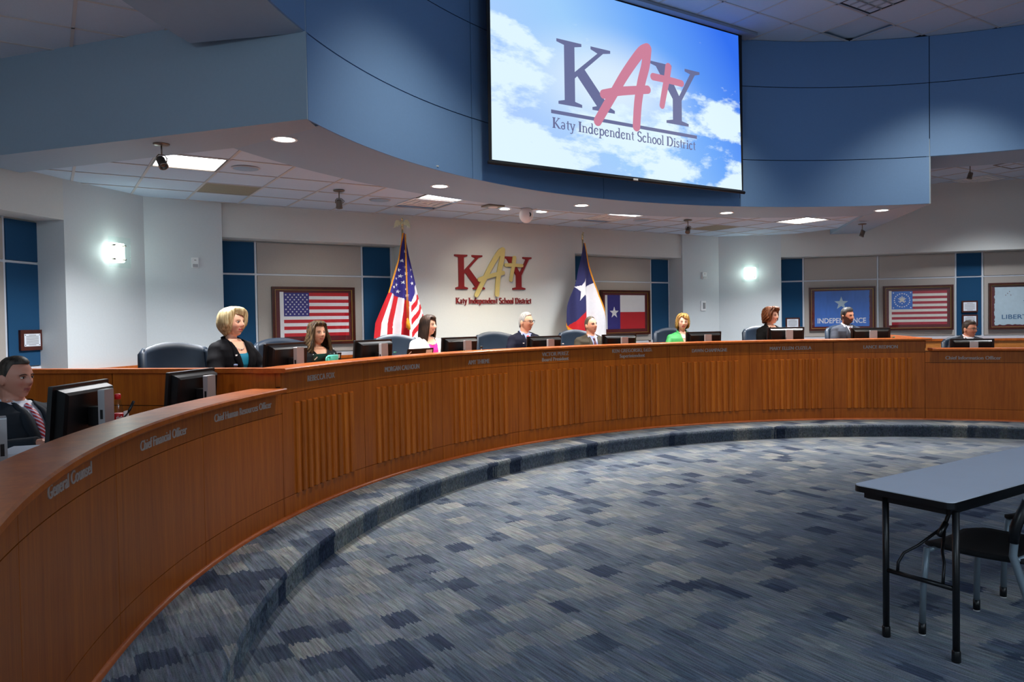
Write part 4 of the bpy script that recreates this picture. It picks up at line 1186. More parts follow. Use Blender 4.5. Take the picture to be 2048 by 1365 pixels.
def framed(mt, w_, h, label, draw, cat='picture'):
    root = empty('framed_flag', mt.translation, 0, label, cat, 'framed flags along the niches'); root.matrix_world = mt
    f, dp = .036, .055
    for P in ([(-w_ / 2, -h / 2), (w_ / 2, -h / 2), (w_ / 2 - f, -h / 2 + f), (-w_ / 2 + f, -h / 2 + f)], [(w_ / 2, -h / 2), (w_ / 2, h / 2), (w_ / 2 - f, h / 2 - f), (w_ / 2 - f, -h / 2 + f)],
              [(w_ / 2, h / 2), (-w_ / 2, h / 2), (-w_ / 2 + f, h / 2 - f), (w_ / 2 - f, h / 2 - f)], [(-w_ / 2, h / 2), (-w_ / 2, -h / 2), (-w_ / 2 + f, -h / 2 + f), (-w_ / 2 + f, h / 2 - f)]):
        MB().prism_y(P, .0, dp, M['framewood']).build('frame_rail', None, root)
    mb = MB(); g0, g1 = f, f + .008
    for P in ([(-w_ / 2 + g0, -h / 2 + g0), (w_ / 2 - g0, -h / 2 + g0), (w_ / 2 - g1, -h / 2 + g1), (-w_ / 2 + g1, -h / 2 + g1)], [(w_ / 2 - g0, -h / 2 + g0), (w_ / 2 - g0, h / 2 - g0), (w_ / 2 - g1, h / 2 - g1), (w_ / 2 - g1, -h / 2 + g1)],
              [(w_ / 2 - g0, h / 2 - g0), (-w_ / 2 + g0, h / 2 - g0), (-w_ / 2 + g1, h / 2 - g1), (w_ / 2 - g1, h / 2 - g1)], [(-w_ / 2 + g0, h / 2 - g0), (-w_ / 2 + g0, -h / 2 + g0), (-w_ / 2 + g1, -h / 2 + g1), (-w_ / 2 + g1, h / 2 - g1)]):
        mb.prism_y(P, .02, .04, M['gilt'])
    mb.build('fillet', None, root)
    MB().box((0, .015, 0), (w_ - 2 * f, .006, h - 2 * f), M['matboard']).build('mat_board', None, root)
    mb = MB(); draw(mb); mb.build('flag', None, root)
    MB().box((0, .036, 0), (w_ - 2 * f, .003, h - 2 * f), M['pane']).build('glass_pane', None, root)
    return root
def rectp(mb, x0, x1, z0, z1, y0, y1, m): mb.prism_y([(x0, z0), (x1, z0), (x1, z1), (x0, z1)], y0, y1, m)
# the seen face of a niche is mirrored by wmtx for the side walls? local x runs left to right in the picture for s>0
def us_flag(x0, x1, z0, z1, red, white, navy, stars, hoist):
    def draw(mb):
        y0, y1 = .019, .022
        rectp(mb, x0 - hoist, x0, z0 - .01, z1 + .01, y0, y1, white)
        hs = (z1 - z0) / 13
        for i in range(13): rectp(mb, x0, x1, z1 - (i + 1) * hs, z1 - i * hs, y0, y1, red if i % 2 == 0 else white)
        cw = (x1 - x0) * .38
        rectp(mb, x0, x0 + cw, z1 - 7 * hs, z1, y1, y1 + .001, navy)
        stars(mb, x0, x0 + cw, z1 - 7 * hs, z1, y1 + .001, y1 + .002)
    return draw
def fifty(mb, x0, x1, z0, z1, y0, y1):
    for r in range(9):
        n = 6 if r % 2 == 0 else 5
        for c in range(n):
            x = x0 + (x1 - x0) * ((1 + 2 * c) / 12 if n == 6 else (2 + 2 * c) / 12)
            mb.prism_y(star_poly(x, z1 - (z1 - z0) * (r + .9) / 9.8, (z1 - z0) * .048), y0, y1, M['fwhite'])
def ring_stars(mb, x0, x1, z0, z1, y0, y1):
    cx_, cz = (x0 + x1) / 2, (z0 + z1) / 2; a, b = (x1 - x0) * .37, (z1 - z0) * .37
    mb.prism_y(star_poly(cx_, cz + .01, (z1 - z0) * .24), y0, y1, M['fcream'])
    for i in range(20):
        t = 2 * pi * i / 20; mb.prism_y(star_poly(cx_ + a * sin(t), cz + b * cos(t), .014, 0, .6), y0, y1, M['fwhite'])
    for i in range(5):
        t = 2 * pi * (i + .5) / 5; mb.prism_y(star_poly(cx_ + a * .42 * sin(t), cz + b * .50 * cos(t), .013, 0, .6), y0, y1, M['fwhite'])
    for i in (-1, 1):
        for k in (-1, 1): mb.prism_y(star_poly(cx_ + i * a * 1.12, cz + k * b * 1.12, .014, 0, .6), y0, y1, M['fwhite'])

mtc = lambda l, z: Matrix(((1, 0, 0, l), (0, -1, 0, YN - .028), (0, 0, 1, z), (0, 0, 0, 1)))
framed(mtc(-2.678, 1.712), 1.115, .775, 'framed US flag on a burgundy mat behind the brunette woman', us_flag(-.405, .475, -.275, .31, M['red'], M['fwhite'], M['fnavy'], fifty, .05))
def texas(mb):
    x0, x1, z0, z1 = -.40, .455, -.285, .305
    rectp(mb, x0 - .05, x0, z0, z1, .019, .022, M['fwhite'])
    rectp(mb, x0, x0 + .285, z0, z1, .019, .022, M['fnavy'])
    rectp(mb, x0 + .285, x1, (z0 + z1) / 2, z1, .019, .022, M['fwhite']); rectp(mb, x0 + .285, x1, z0, (z0 + z1) / 2, .019, .022, M['red'])
    mb.prism_y(star_poly(x0 + .15, 0.0, .105), .022, .023, M['fwhite'])
framed(mtc(2.785, 1.718), 1.115, .78, 'framed single star state flag half hidden by the standing flag', texas)
mside = wmtx('s', 1)
def mts(u, z): 
    m_ = mside.copy(); p = mside @ Vector((u, .028, z)); m_.translation = p; return m_
def flat_text(mb, txt, x, z, w_, cap, y0, m, bold=.01):
    V, F = text_flat(txt, w_, cap, .0005, bold)
    mb.add([(x + vx, y0 - vz, z + vy) for vx, vy, vz in V], [tuple(f) for f in F], m)
def independence(mb):
    rg = random.Random(3)
    P = [(-.47, -.325), (.455, -.325)] + [(.47 + rg.uniform(-.008, .004), -.32 + .65 * i / 30) for i in range(31)] + [(-.47, .325)]
    mb.prism_y(P, .019, .022, M['fblue'])
    mb.prism_y(star_poly(-.01, .10, .125), .022, .0235, M['fpale'])
    flat_text(mb, 'INDEPENDENCE', -.005, -.262, .83, .092, .0232, M['fwhite'], .012)
framed(mts(1.075, 1.732), 1.135, .795, 'framed faded blue flag with a pale star behind the bearded man', independence)
framed(mts(2.345, 1.725), 1.145, .80, 'framed red and white striped flag with a ring of stars', us_flag(-.43, .475, -.30, .30, M['fdkred'], M['fcream'], M['fblue'], ring_stars, .045))
def liberty(mb):
    rg = random.Random(5)
    P = [(-.47 + rg.uniform(-.012, .006), .33 - .65 * i / 24) for i in range(25)] + [(-.47 + .94 * i / 24, -.325 + rg.uniform(-.012, .008)) for i in range(25)] + [(.47, .33)]
    mb.prism_y(P, .019, .022, M['fpale'])
    mb.prism_y(star_poly(.11, .045, .15), .022, .0235, M['fstarblue'])
    flat_text(mb, 'LIBERTY', -.12, -.225, .48, .075, .0232, M['fstarblue'], .008)
    for x, z in ((-.27, .22), (-.24, .25), (-.22, .19), (-.30, .19)): mb.prism_y(star_poly(x, z, .008, 0, .8), .022, .023, M['matboard'])
framed(mts(4.045, 1.728), 1.135, .81, 'framed pale flag with a blue star cut off by the right edge', liberty)
def plaque(mt, w_, h, label, bolts=False):
    root = empty('plaque', mt.translation, 0, label, 'plaque', 'small framed texts on the blue panels'); root.matrix_world = mt
    MB().rbox((0, .012, 0), (w_, .024, h), .004, M['framewood']).build('board', None, root)
    f = .04 if bolts else .026
    sh = MB().box((0, .0255, 0), (w_ - 2 * f, .003, h - 2 * f), M['paper']).build('sheet', None, root)
    mb = MB(); n = 9
    for i in range(n):
        z = (h / 2 - f) * (1 - 2 * (i + 1) / (n + 1)); l = (w_ - 2 * f) * (.78 if i not in (0, n - 1) else .45)
        mb.box((0, .0274, z), (l, .0008, .005), M['print'])
    mb.build('print', None, root)
    if bolts:
        for i in (-1, 1):
            for k in (-1, 1):
                MB().lathe([(.005, 0), (.004, .003)], M['black'], 8, mtx=Matrix.Translation((i * (w_ / 2 - f - .012), .027, k * (h / 2 - f - .012))) @ Matrix.Rotation(-pi / 2, 4, 'X')).build('screw', None, root)
plaque(mts(.218, 1.482), .25, .20, 'small framed text on the blue panel behind the curly haired woman')
plaque(mts(3.182, 1.73), .255, .205, 'small framed text on the blue panel, the upper of two above the man in glasses')
plaque(mts(3.184, 1.488), .25, .20, 'small framed text on the blue panel, the lower of two behind the man in glasses')
# left niche plaque (local x still left to right as seen)
ml = wmtx('s', -1)
Rz = ml @ Vector((.122, .028, 1.482))
dseen = -Vector((ml[0][0], ml[1][0], 0))
mleft = Matrix(((dseen.x, ml[0][1], 0, Rz.x), (dseen.y, ml[1][1], 0, Rz.y), (0, 0, 1, Rz.z), (0, 0, 0, 1)))
plaque(mleft, .275, .205, 'wooden plaque with a white sheet above the man with a striped tie', True)

# ------------------------------------------------------------------ standing flags
def interp(pts, z):
    for (xa, za), (xb, zb) in zip(pts[:-1], pts[1:]):
        if za >= z >= zb: return xa + (xb - xa) * (za - z) / max(za - zb, 1e-6)
    return pts[-1][0] if z < pts[-1][1] else pts[0][0]

def flag_stand(x, y, ztop, label, pole_m):
    root = empty('standing_flag', (x, y, RAISE), 0, label, 'flag', 'standing flags either side of the logo')
    MB().lathe([(.16, 0), (.165, .012), (.12, .03), (.03, .045), (.02, .10), (0, .10)], M['gold'], 24).build('stand_base', None, root)
    MB().tube([(0, 0, .05), (0, 0, ztop - RAISE)], .013, pole_m, 10).build('pole', None, root)
    return root
def eagle(root, z, k=1.0, yaw=0.0):
    rot = Matrix.Translation((0, 0, z)) @ Matrix.Rotation(yaw, 4, 'Z') @ Matrix.Scale(k, 4)
    mb = MB()
    mb.lathe([(.0, 0), (.016, .004), (.010, .02), (.020, .034), (.020, .04), (0, .046)], M['gold'], 14, mtx=rot)
    mb.ell((0, 0, .085), (.020, .022, .045), M['gold'], 12, 8, rot)
    mb.ell((0, -.012, .138), (.014, .018, .016), M['gold'], 10, 8, rot)
    mb.tube([(0, -.026, .138), (0, -.040, .132)], [.006, .001], M['gold'], 6, mtx=rot)
    for s in (-1, 1):
        P = [(s * .012, .075), (s * .03, .115), (s * .065, .128), (s * .088, .105), (s * .100, .055), (s * .108, .01), (s * .088, .040), (s * .080, .022), (s * .068, .050), (s * .056, .034), (s * .045, .062), (s * .03, .052)]
        mb.prism_y(P if s > 0 else P[::-1], -.004, .006, M['gold'], rot)
    mb.tube([(0, .01, .05), (0, .02, .02)], [.012, .022], M['gold'], 8, mtx=rot, flat=.4)
    return mb.build('eagle_finial', None, root)

def drape(L, Rr_, zb, color, depth, mats, nz_=150, nx=60):
    mb = MB(); V = []; z1 = L[0][1] - .002
    for i in range(nz_ + 1):
        z = z1 + (zb - z1) * i / nz_
        a, b = interp(L, z), interp(Rr_, z)
        for j in range(nx + 1):
            t = j / nx; x = a + (b - a) * t
            V.append((x, depth(t, z, x), z))
    F = []; groups = {}
    for i in range(nz_):
        for j in range(nx):
            f = (i * (nx + 1) + j, i * (nx + 1) + j + 1, (i + 1) * (nx + 1) + j + 1, (i + 1) * (nx + 1) + j)
            cxm = sum(V[k][0] for k in f) / 4; czm = sum(V[k][2] for k in f) / 4
            groups.setdefault(color((j + .5) / nx, cxm, czm), []).append(f)
    first = True; base = 0
    mb.v = V
    for k, fs in groups.items():
        mi = mb.mi(mats[k])
        for f in fs: mb.f.append(f); mb.m.append(mi); mb.sm.append(True)
    return mb

FY = 7.95
us = flag_stand(-1.655, FY + .03, 2.87, 'gold fringed US flag hanging on a pole with an eagle', M['gold'])
USL = [(-1.675, 2.811), (-1.745, 2.454), (-1.899, 1.999), (-2.01, 1.777), (-2.095, 1.60), (-2.125, 1.395), (-2.13, .95)]
USR = [(-1.645, 2.812), (-1.58, 2.503), (-1.47, 2.127), (-1.418, 1.922), (-1.366, 1.745), (-1.329, 1.552), (-1.31, .95)]
def us_depth(t, z, x):
    k = min(1, (2.81 - z) / .8)
    tf = .56
    y = FY - .02 - .05 * k * sin(t * 9.0 + 1.1 * z) - .03 * k * sin(t * 19 + 2.4 * z)
    y += .07 * k * math.exp(-((t - tf) / .05) ** 2)
    return y
def us_color(t, x, z):
    xl, xr = interp(USL, z), interp(USR, z)
    xf = -1.655 + (2.8 - z) / (2.8 - 1.876) * .08 if z > 1.876 else -1.575
    fr = .022 / max(xr - xl, .03)
    if z > 2.0 and t < max(fr, .0) : return 'gold'
    if x < xf:
        zc = 2.02 + (1.876 - 2.02) * (x + 1.895) / .32
        if z > zc: return 'navy'
        s = (x - xl) / (xf - xl)
        return 'red' if int(s * 5.4) % 2 == 0 else 'white'
    zc = 1.876 + 2.30 * (x + 1.575)
    if z > zc: return 'navy'
    v = (1.835 + 1.2 * (x + 1.565) - z) / .088
    if v < 0: return 'white'
    return 'red' if int(v) % 2 == 0 else 'white'
mb = drape(USL, USR, .95, us_color, us_depth, {'gold': M['fringe'], 'navy': M['fnavy'], 'red': M['red'], 'white': M['fwhite']}, 260, 120)
mb.v = [(x + 1.655, y - FY - .03, z - RAISE) for x, y, z in mb.v]
usc = mb.build('flag_cloth', None, us)
mb = MB()
for i, (x, z) in enumerate([(-1.645, 2.559), (-1.686, 2.435), (-1.657, 2.349), (-1.724, 2.311), (-1.556, 2.315), (-1.635, 2.262), (-1.708, 2.229), (-1.558, 2.22), (-1.77, 2.194), (-1.685, 2.142), (-1.56, 2.13), (-1.756, 2.113), (-1.811, 2.079), (-1.644, 2.052), (-1.735, 2.022), (-1.628, 1.968)]):
    xl, xr = interp(USL, z), interp(USR, z)
    P = star_poly(x, z, .027, .2 * sin(i * 2.3), .42)
    V = [(px + 1.655, us_depth((px - xl) / (xr - xl), pz, px) - .005 - FY - .03, pz - RAISE) for px, pz in P]
    V.append((x + 1.655, us_depth((x - xl) / (xr - xl), z, x) - .006 - FY - .03, z - RAISE))
    mb.add(V, [(k, (k + 1) % 10, 10) for k in range(10)], M['fwhite'])
mb.build('stars', None, usc)
eagle(us, 2.86 - RAISE, 1.05, R_(-25))
for dx in (0, .012):
    mb = MB(); mb.tube([(-.006 + dx, -.10, 2.79 - RAISE), (-.012 + dx, -.13, 2.1 - RAISE), (-.012 + dx * 1.6, -.14, 1.66 - RAISE - dx * 2)], .005, M['fringe'], 6); c_ = mb.build('cord', None, us)
    mb = MB(); mb.lathe([(.006, .0), (.014, -.015), (.010, -.03), (.018, -.05), (.022, -.13), (.0, -.135)], M['fringe'], 10, c=(-.012 + dx * 1.8, -.14, 1.66 - RAISE - dx * 2)); mb.build('tassel', None, c_)

tx = flag_stand(1.395, FY + .03, 2.87, 'gold fringed single star state flag hanging on a pole', M['gold'])
TXL = [(1.375, 2.811), (1.207, 2.209), (1.077, 1.773), (1.005, 1.557), (1.0, 1.50), (1.10, 1.45), (1.193, 1.395), (1.28, 1.33), (1.30, .95)]
TXR = [(1.408, 2.812), (1.487, 2.515), (1.583, 2.195), (1.743, 1.77), (1.804, 1.565), (1.832, 1.36), (1.86, .95)]
def tx_depth(t, z, x):
    k = min(1, (2.81 - z) / .8)
    return FY - .02 - .05 * k * sin((x - 1.2) * 16) - .02 * k * sin((x - 1.2) * 33 + z)
TXSTAR = [(1.42, 2.262), (1.395, 2.12), (1.50, 2.09), (1.43, 2.03), (1.43, 1.95), (1.355, 1.995), (1.270, 1.90), (1.290, 2.045), (1.175, 2.118), (1.305, 2.14)]
def in_poly(x, z, P):
    c = False
    for i in range(len(P)):
        (xa, za), (xb, zb) = P[i], P[i - 1]
        if (za > z) != (zb > z) and x < (xb - xa) * (z - za) / (zb - za) + xa: c = not c
    return c
def tx_color(t, x, z):
    if in_poly(x, z, TXSTAR): return 'white'
    xl, xr = interp(TXL, z), interp(TXR, z)
    if xr - x < .022: return 'gold'
    if z < 1.60 and z < 1.535 - (x - 1.0) * .74 + .04 and x < 1.30: return 'gold'
    zd = 2.112 + (x - 1.425) * .525
    if x > 1.425: return 'white' if z < zd else 'navy'
    return 'navy' if z > 1.761 + (x - 1.418) * .80 else 'red'
mb = drape(TXL, TXR, .95, tx_color, tx_depth, {'gold': M['fringe'], 'navy': M['txnavy'], 'red': M['red'], 'white': M['fwhite']}, 230, 110)
mb.v = [(x - 1.395, y - FY - .03, z - RAISE) for x, y, z in mb.v]
txc = mb.build('flag_cloth', None, tx)
eagle(tx, 2.86 - RAISE, .85, R_(60))

# ------------------------------------------------------------------ monitors seen from behind
def monitor(ang, r, zbase, ztop, label, yaw_off=0.0, wd=.545):
    """local -y faces the middle of the room (the back of the display), +y the seat"""
    root = empty('monitor', pol(ang, r, zbase), R_(-ang) + yaw_off, label, 'monitor', 'monitors along the curved desk')
    h = ztop - zbase
    H = .335; zc_ = h - H / 2
    tilt = Matrix.Translation((0, .02, zc_)) @ Matrix.Rotation(R_(5), 4, 'X')
    MB().rbox((0, .02, 0), (wd, .022, H), .006, M['black'], tilt).build('bezel', None, root)
    MB().rbox((0, .033, 0), (wd - .03, .004, H - .03), .003, M['blackgloss'], tilt).build('screen_panel', None, root)
    mb = MB(); a, b = wd / 2 - .032, H / 2 - .016
    V = [(-a, .009, -b), (a, .009, -b), (a, .009, b), (-a, .009, b), (-a + .006, -.034, -b + .008), (a - .006, -.034, -b + .008), (a - .006, -.034, b - .016), (-a + .006, -.034, b - .016),
         (-a + .02, -.046, -b + .02), (a - .02, -.046, -b + .02), (a - .02, -.046, b - .030), (-a + .02, -.046, b - .030)]
    F = [(0, 1, 5, 4), (1, 2, 6, 5), (2, 3, 7, 6), (3, 0, 4, 7), (4, 5, 9, 8), (5, 6, 10, 9), (6, 7, 11, 10), (7, 4, 8, 11), (8, 9, 10, 11)]
    mb.add(V, F, M['blackgloss'], False, tilt); mb.build('rear_housing', None, root)
    MB().box((0, -.075, .012 - .004), (.20, .16, .014), M['silver']).build('stand_base', None, root)
    MB().rbox((0, -.105, (h - .042) / 2 + .006), (.098, .034, h - .042), .006, M['silver']).build('stand_column', None, root)
    MB().box((0, -.06, zc_ - .01), (.08, .06, .10), M['black']).build('pivot', None, root)
    MB().rbox((-.049, -.105, zc_ + .0), (.003, .014, .05), .001, M['black']).build('release_slot', None, root)
    MB().box((-.10, -.05, zc_ - .09), (.05, .003, .008), M['silver']).build('badge', None, root)
    return root
WHO = ['of the cut off seat at the left edge', 'in front of the man with a striped tie', 'alone at the near low wing beside the end partition', 'in front of the brunette woman', 'between the brunette woman and the pink top', 'beside the woman in a pink top',
       'in front of the man with a red tie', 'in front of the man in a brown suit', 'beside the woman in green', 'in front of the curly haired woman', 'in front of the bearded man', 'in front of the man in glasses']
MON = [(-68.9, 0), (-59.85, 0), (-49.2, 0), (-38.5, 1), (-27.4, 1), (-15.65, 1), (-3.65, 1), (7.1, 1), (19.0, 1), (30.1, 1), (40.85, 1), (52.6, 0)]
MTOP = [1.27, 1.300, 1.288, 1.440, 1.430, 1.422, 1.400, 1.396, 1.404, 1.447, 1.421, 1.250]
for (a, hi), wwho, zt_ in zip(MON, WHO, MTOP):
    monitor(a, 6.42, 1.10 if hi else .90, zt_, 'black monitor with a silver column ' + wwho, R_(25) if a < -65 else 0.0)

# ------------------------------------------------------------------ executive chairs
def make_chair():
    root = empty('executive_chair', (0, 0, 0))
    # local +y is the sitter's front
    mb = MB(); V, F = [], []; nx, nz_ = 14, 10
    for side in (0, 1):
        for i in range(nz_ + 1):
            v = i / nz_
            for j in range(nx + 1):
                u = -1 + 2 * j / nx
                hw = .265 + .015 * sin(v * pi)
                z = .50 + v * (.60 - .055 * u * u * v)
                y = -.23 - .10 * v + .075 * abs(u) ** 3 + .025 * cos(v * 5.0) * (1 - u * u)
                th = .075 * (1 - .6 * abs(u) ** 6) * (1 - .5 * v ** 8)
                V.append((u * hw, y if side == 0 else y - th, z))
    row = nx + 1; off = (nz_ + 1) * row
    for i in range(nz_):
        for j in range(nx):
            a = i * row + j
            F += [(a, a + 1, a + row + 1, a + row), (off + a, off + a + row, off + a + row + 1, off + a + 1)]
    for j in range(nx):
        F += [(j, off + j, off + j + 1, j + 1), (nz_ * row + j, nz_ * row + j + 1, off + nz_ * row + j + 1, off + nz_ * row + j)]
    for i in range(nz_):
        F += [(i * row, (i + 1) * row, off + (i + 1) * row, off + i * row), (i * row + nx, off + i * row + nx, off + (i + 1) * row + nx, (i + 1) * row + nx)]
    mb.add(V, F, M['leather'], True); mb.build('backrest', None, root)
    for s in (-1, 1):
        mb = MB()
        mb.tube([(s * .255, -.20, .56), (s * .285, -.24, .80), (s * .275, -.27, 1.00), (s * .245, -.30, 1.045)], [.03, .038, .036, .02], M['leather'], 10)
        mb.build('wing', None, root)
    mb = MB(); mb.ell((0, -.205, .72), (.20, .045, .10), M['leather'], 16, 10); mb.build('lumbar_cushion', None, root)
    mb = MB(); mb.ell((0, .01, .375), (.265, .27, .065), M['leather'], 22, 10); mb.build('seat', None, root)
    for s in (-1, 1):
        mb = MB(); mb.tube([(s * .29, -.18, .44), (s * .30, -.16, .62), (s * .30, .0, .66), (s * .295, .16, .65), (s * .29, .12, .50), (s * .27, .05, .42)], [.02, .024, .028, .024, .018, .018], M['black'], 8); mb.build('armrest', None, root)
    MB().tube([(0, 0, .10), (0, 0, .39)], [.035, .03], M['black'], 12).build('gas_lift', None, root)
    for k in range(5):
        a = 2 * pi * k / 5 + .3
        mb = MB(); mb.tube([(0, 0, .11), (.16 * cos(a), .16 * sin(a), .095), (.30 * cos(a), .30 * sin(a), .07)], [.03, .024, .018], M['black'], 8); leg = mb.build('leg', None, root)
        mb = MB(); mb.tube([(.30 * cos(a) - .012 * sin(a), .30 * sin(a) + .012 * cos(a), .03), (.30 * cos(a) + .012 * sin(a), .30 * sin(a) - .012 * cos(a), .03)], .03, M['black'], 12); mb.build('caster', None, leg)
    return root
chair0 = make_chair(); used_chair = [False]
def chair(ang, r, zf, label, th=20.0):
    o = chair0 if not used_chair[0] else copy_tree(chair0)
    used_chair[0] = True
    p = pol(ang, r, zf); t = Vector((CAM.x - p.x, CAM.y - p.y)); a = math.atan2(t.y, t.x) - pi / 2 + R_(th)
    o.location = p + Vector((-sin(a), cos(a), 0)) * .30; o.rotation_euler = (0, 0, a)
    return tag(o, label, 'chair', 'navy leather executive chairs')
chair(-40.25, 7.42, RAISE, 'navy leather chair standing empty beside the blonde woman', 22)
chair(-29.2, 7.52, RAISE, 'navy leather chair behind the brunette woman, hidden by her', 25)
chair(-16.75, 7.45, RAISE, 'navy leather chair behind the woman in a white cardigan', 22)
chair(-4.5, 7.43, RAISE, 'navy leather chair behind the man with a red tie', 26)
chair(6.35, 7.50, RAISE, 'navy leather chair behind the man in a brown suit', 30)
chair(18.7, 7.46, RAISE, 'navy leather chair behind the woman in green', 24)
chair(29.9, 7.46, RAISE, 'navy leather chair behind the curly haired woman', 30)
chair(39.9, 7.48, RAISE, 'navy leather chair behind the bearded man', 34)
chair(53.0, 7.50, ST, 'navy leather chair behind the man in glasses at the low desk', 30)
chair(-57.4, 7.46, ST, 'navy leather chair behind the man with a striped tie', 40)

# ------------------------------------------------------------------ people
def voxel(mb, name, size, smooth_it=6, fac=.5):
    me = mb.mesh('tmp'); ob = bpy.data.objects.new('tmp', me); COL.objects.link(ob)
    m = ob.modifiers.new('r', 'REMESH'); m.mode = 'VOXEL'; m.voxel_size = size; m.use_smooth_shade = True
    if smooth_it:
        s_ = ob.modifiers.new('s', 'SMOOTH'); s_.factor = fac; s_.iterations = smooth_it
    bpy.context.view_layer.update()
    out = evaluated(ob)
    bpy.data.objects.remove(ob)
    out.name = name
    out.materials.clear()
    return out

def obj_from(me, name, m, parent):
    ob = bpy.data.objects.new(name, me); COL.objects.link(ob); ob.parent = parent
    if isinstance(m, (list, tuple)):
        for x in m: me.materials.append(x)
    else: me.materials.append(m)
    me.polygons.foreach_set('use_smooth', [True] * len(me.polygons))
    return ob

def skin_mat():
    m, nt, b = new_mat('skin')
    at = N(nt, 'ShaderNodeAttribute'); at.attribute_name = 'tint'
    nt.links.new(at.outputs['Color'], b.inputs['Base Color'])
    b.inputs['Roughness'].default_value = 0.5
    b.inputs['Subsurface Weight'].default_value = 0.0
    return m
M['skin'] = skin_mat()
M['eyewhite'] = mat('eye_white', (226, 220, 214), 0.3)
M['iris'] = mat('dark_iris', (44, 32, 26), 0.2)
M['teeth'] = mat('teeth', (236, 230, 220), 0.4)
M['lens'] = glass('spectacle_lens', (.97, .98, .98))

def hair_mat(name, c1, c2, streak=60):
    m, nt, b = new_mat(name)
    L = nt.links
    tc = N(nt, 'ShaderNodeTexCoord'); mp = N(nt, 'ShaderNodeMapping'); mp.inputs['Scale'].default_value = (streak, streak, streak * .14)
    nz = N(nt, 'ShaderNodeTexNoise'); nz.inputs['Scale'].default_value = 1; nz.inputs['Detail'].default_value = 3
    L.new(tc.outputs['Object'], mp.inputs[0]); L.new(mp.outputs[0], nz.inputs[0])
    cr = N(nt, 'ShaderNodeValToRGB')
    cr.color_ramp.elements[0].position = .35; cr.color_ramp.elements[0].color = (*lin(c1), 1)
    cr.color_ramp.elements[1].position = .65; cr.color_ramp.elements[1].color = (*lin(c2), 1)
    L.new(nz.outputs[0], cr.inputs[0]); L.new(cr.outputs[0], b.inputs['Base Color'])
    b.inputs['Roughness'].default_value = .5
    b.inputs['Specular IOR Level'].default_value = .25
    bp = N(nt, 'ShaderNodeBump'); bp.inputs['Strength'].default_value = .5; bp.inputs['Distance'].default_value = .004
    L.new(nz.outputs[0], bp.inputs['Height']); L.new(bp.outputs[0], b.inputs['Normal'])
    return m

HX, HY, HZ = .076, .096, .119       # half head
def torso_rings(fat, bust):
    k = 1 + .16 * fat
    return [(.44, .155 * k, .115 * k, 0.0), (.50, .172 * k, .125 * k, 0.0), (.58, .165 * k, .12 * k, .0), (.68, .148 * k, .108 * k, .004), (.78, .152 * k, .112 * k, .008 + .008 * bust), (.87, .165 * k, .118 * k + .014 * bust, .010 + .012 * bust),
            (.94, .178 * k, .115 * k + .010 * bust, .006 + .006 * bust), (1.0, .182 * k, .10 * k, 0), (1.035, .15 * k, .080, -.006), (1.06, .10, .066, -.012), (1.085, .066, .060, -.012)]
def front_y(x, z, rings, inf):
    for (za, xa, ya, oa), (zb, xb, yb, ob) in zip(rings[:-1], rings[1:]):
        if za <= z <= zb:
            t = (z - za) / (zb - za); rx, ry, o = xa + (xb - xa) * t + inf, ya + (yb - ya) * t + inf, oa + (ob - oa) * t
            return o + ry * math.sqrt(max(0.02, 1 - min(1, (x / rx)) ** 2))
    return rings[-1][2] + inf + rings[-1][3]
def add_torso(mb, rings, inf, z0=None, z1=None, n=28):
    V, F = [], []
    rs = [r for r in rings if (z0 is None or r[0] >= z0) and (z1 is None or r[0] <= z1)]
    for z, rx, ry, o in rs:
        for j in range(n):
            a = 2 * pi * j / n; ca, sa = cos(a), sin(a)
            e = .86
            V.append(((rx + inf) * math.copysign(abs(ca) ** e, ca), o + (ry + inf) * math.copysign(abs(sa) ** e, sa), z))
    for i in range(len(rs) - 1):
        for j in range(n): F.append((i * n + j, i * n + (j + 1) % n, i * n + n + (j + 1) % n, i * n + n + j))
    F += [tuple(reversed(range(n))), tuple(range((len(rs) - 1) * n, len(rs) * n))]
    mb.add(V, F)
fem_ = [0]
def add_arms(mb, inf, fat, arms, hands=False, wrist=True):
    for s in (-1, 1):
        ex, ey, ez, wx, wy, wz = arms
        sh = Vector((s * (.165 + .02 * fat - .014 * fem_[0]), -.01, .982)); el = Vector((s * ex, ey, ez)); wr = Vector((s * wx, wy, wz))
        mb.tube([(s * .03, -.015, 1.050), (s * .10, -.015, 1.018), sh], [.036 + inf, .044 + inf, .052 + inf], None, 14)
        mid = (sh + el) / 2 + Vector((s * .012, 0, 0))
        mb.ell(sh, (.058 + inf,) * 3, None, 14, 10)
        mb.tube([sh, mid, el], [.054 + inf, .050 + inf, .042 + inf], None, 14)
        mb.ell(el, (.043 + inf,) * 3, None, 12, 8)
        d = (wr - el).normalized(); endw = wr if wrist else wr - d * .03
        mb.tube([el, (el + wr) / 2, endw], [.042 + inf, .038 + inf, .028 + inf], None, 12)
        if hands:
            fd = Vector((d.x * .6, d.y, 0)).normalized(); sd = Vector((fd.y, -fd.x, 0)); up = Vector((0, 0, 1))
            palm = wr + fd * .085
            mb.tube([wr - d * .01, wr + fd * .03, wr + fd * .06, palm], [.027, .032, .036, .034], None, 12, flat=.5)
            for q, (o, ln) in enumerate(((-.027, .062), (-.009, .074), (.009, .072), (.026, .056))):
                b0 = palm - fd * .015 + sd * o
                mb.tube([b0, b0 + fd * ln * .5 + up * .012, b0 + fd * ln * .85 + up * .002, b0 + fd * ln - up * .012], [.0095, .0090, .0085, .0075], None, 8)
            tb = wr + fd * .03 - sd * s * .028
            mb.tube([tb, tb + fd * .03 - sd * s * .024, tb + fd * .062 - sd * s * .030 - up * .006], [.013, .0115, .009], None, 8)

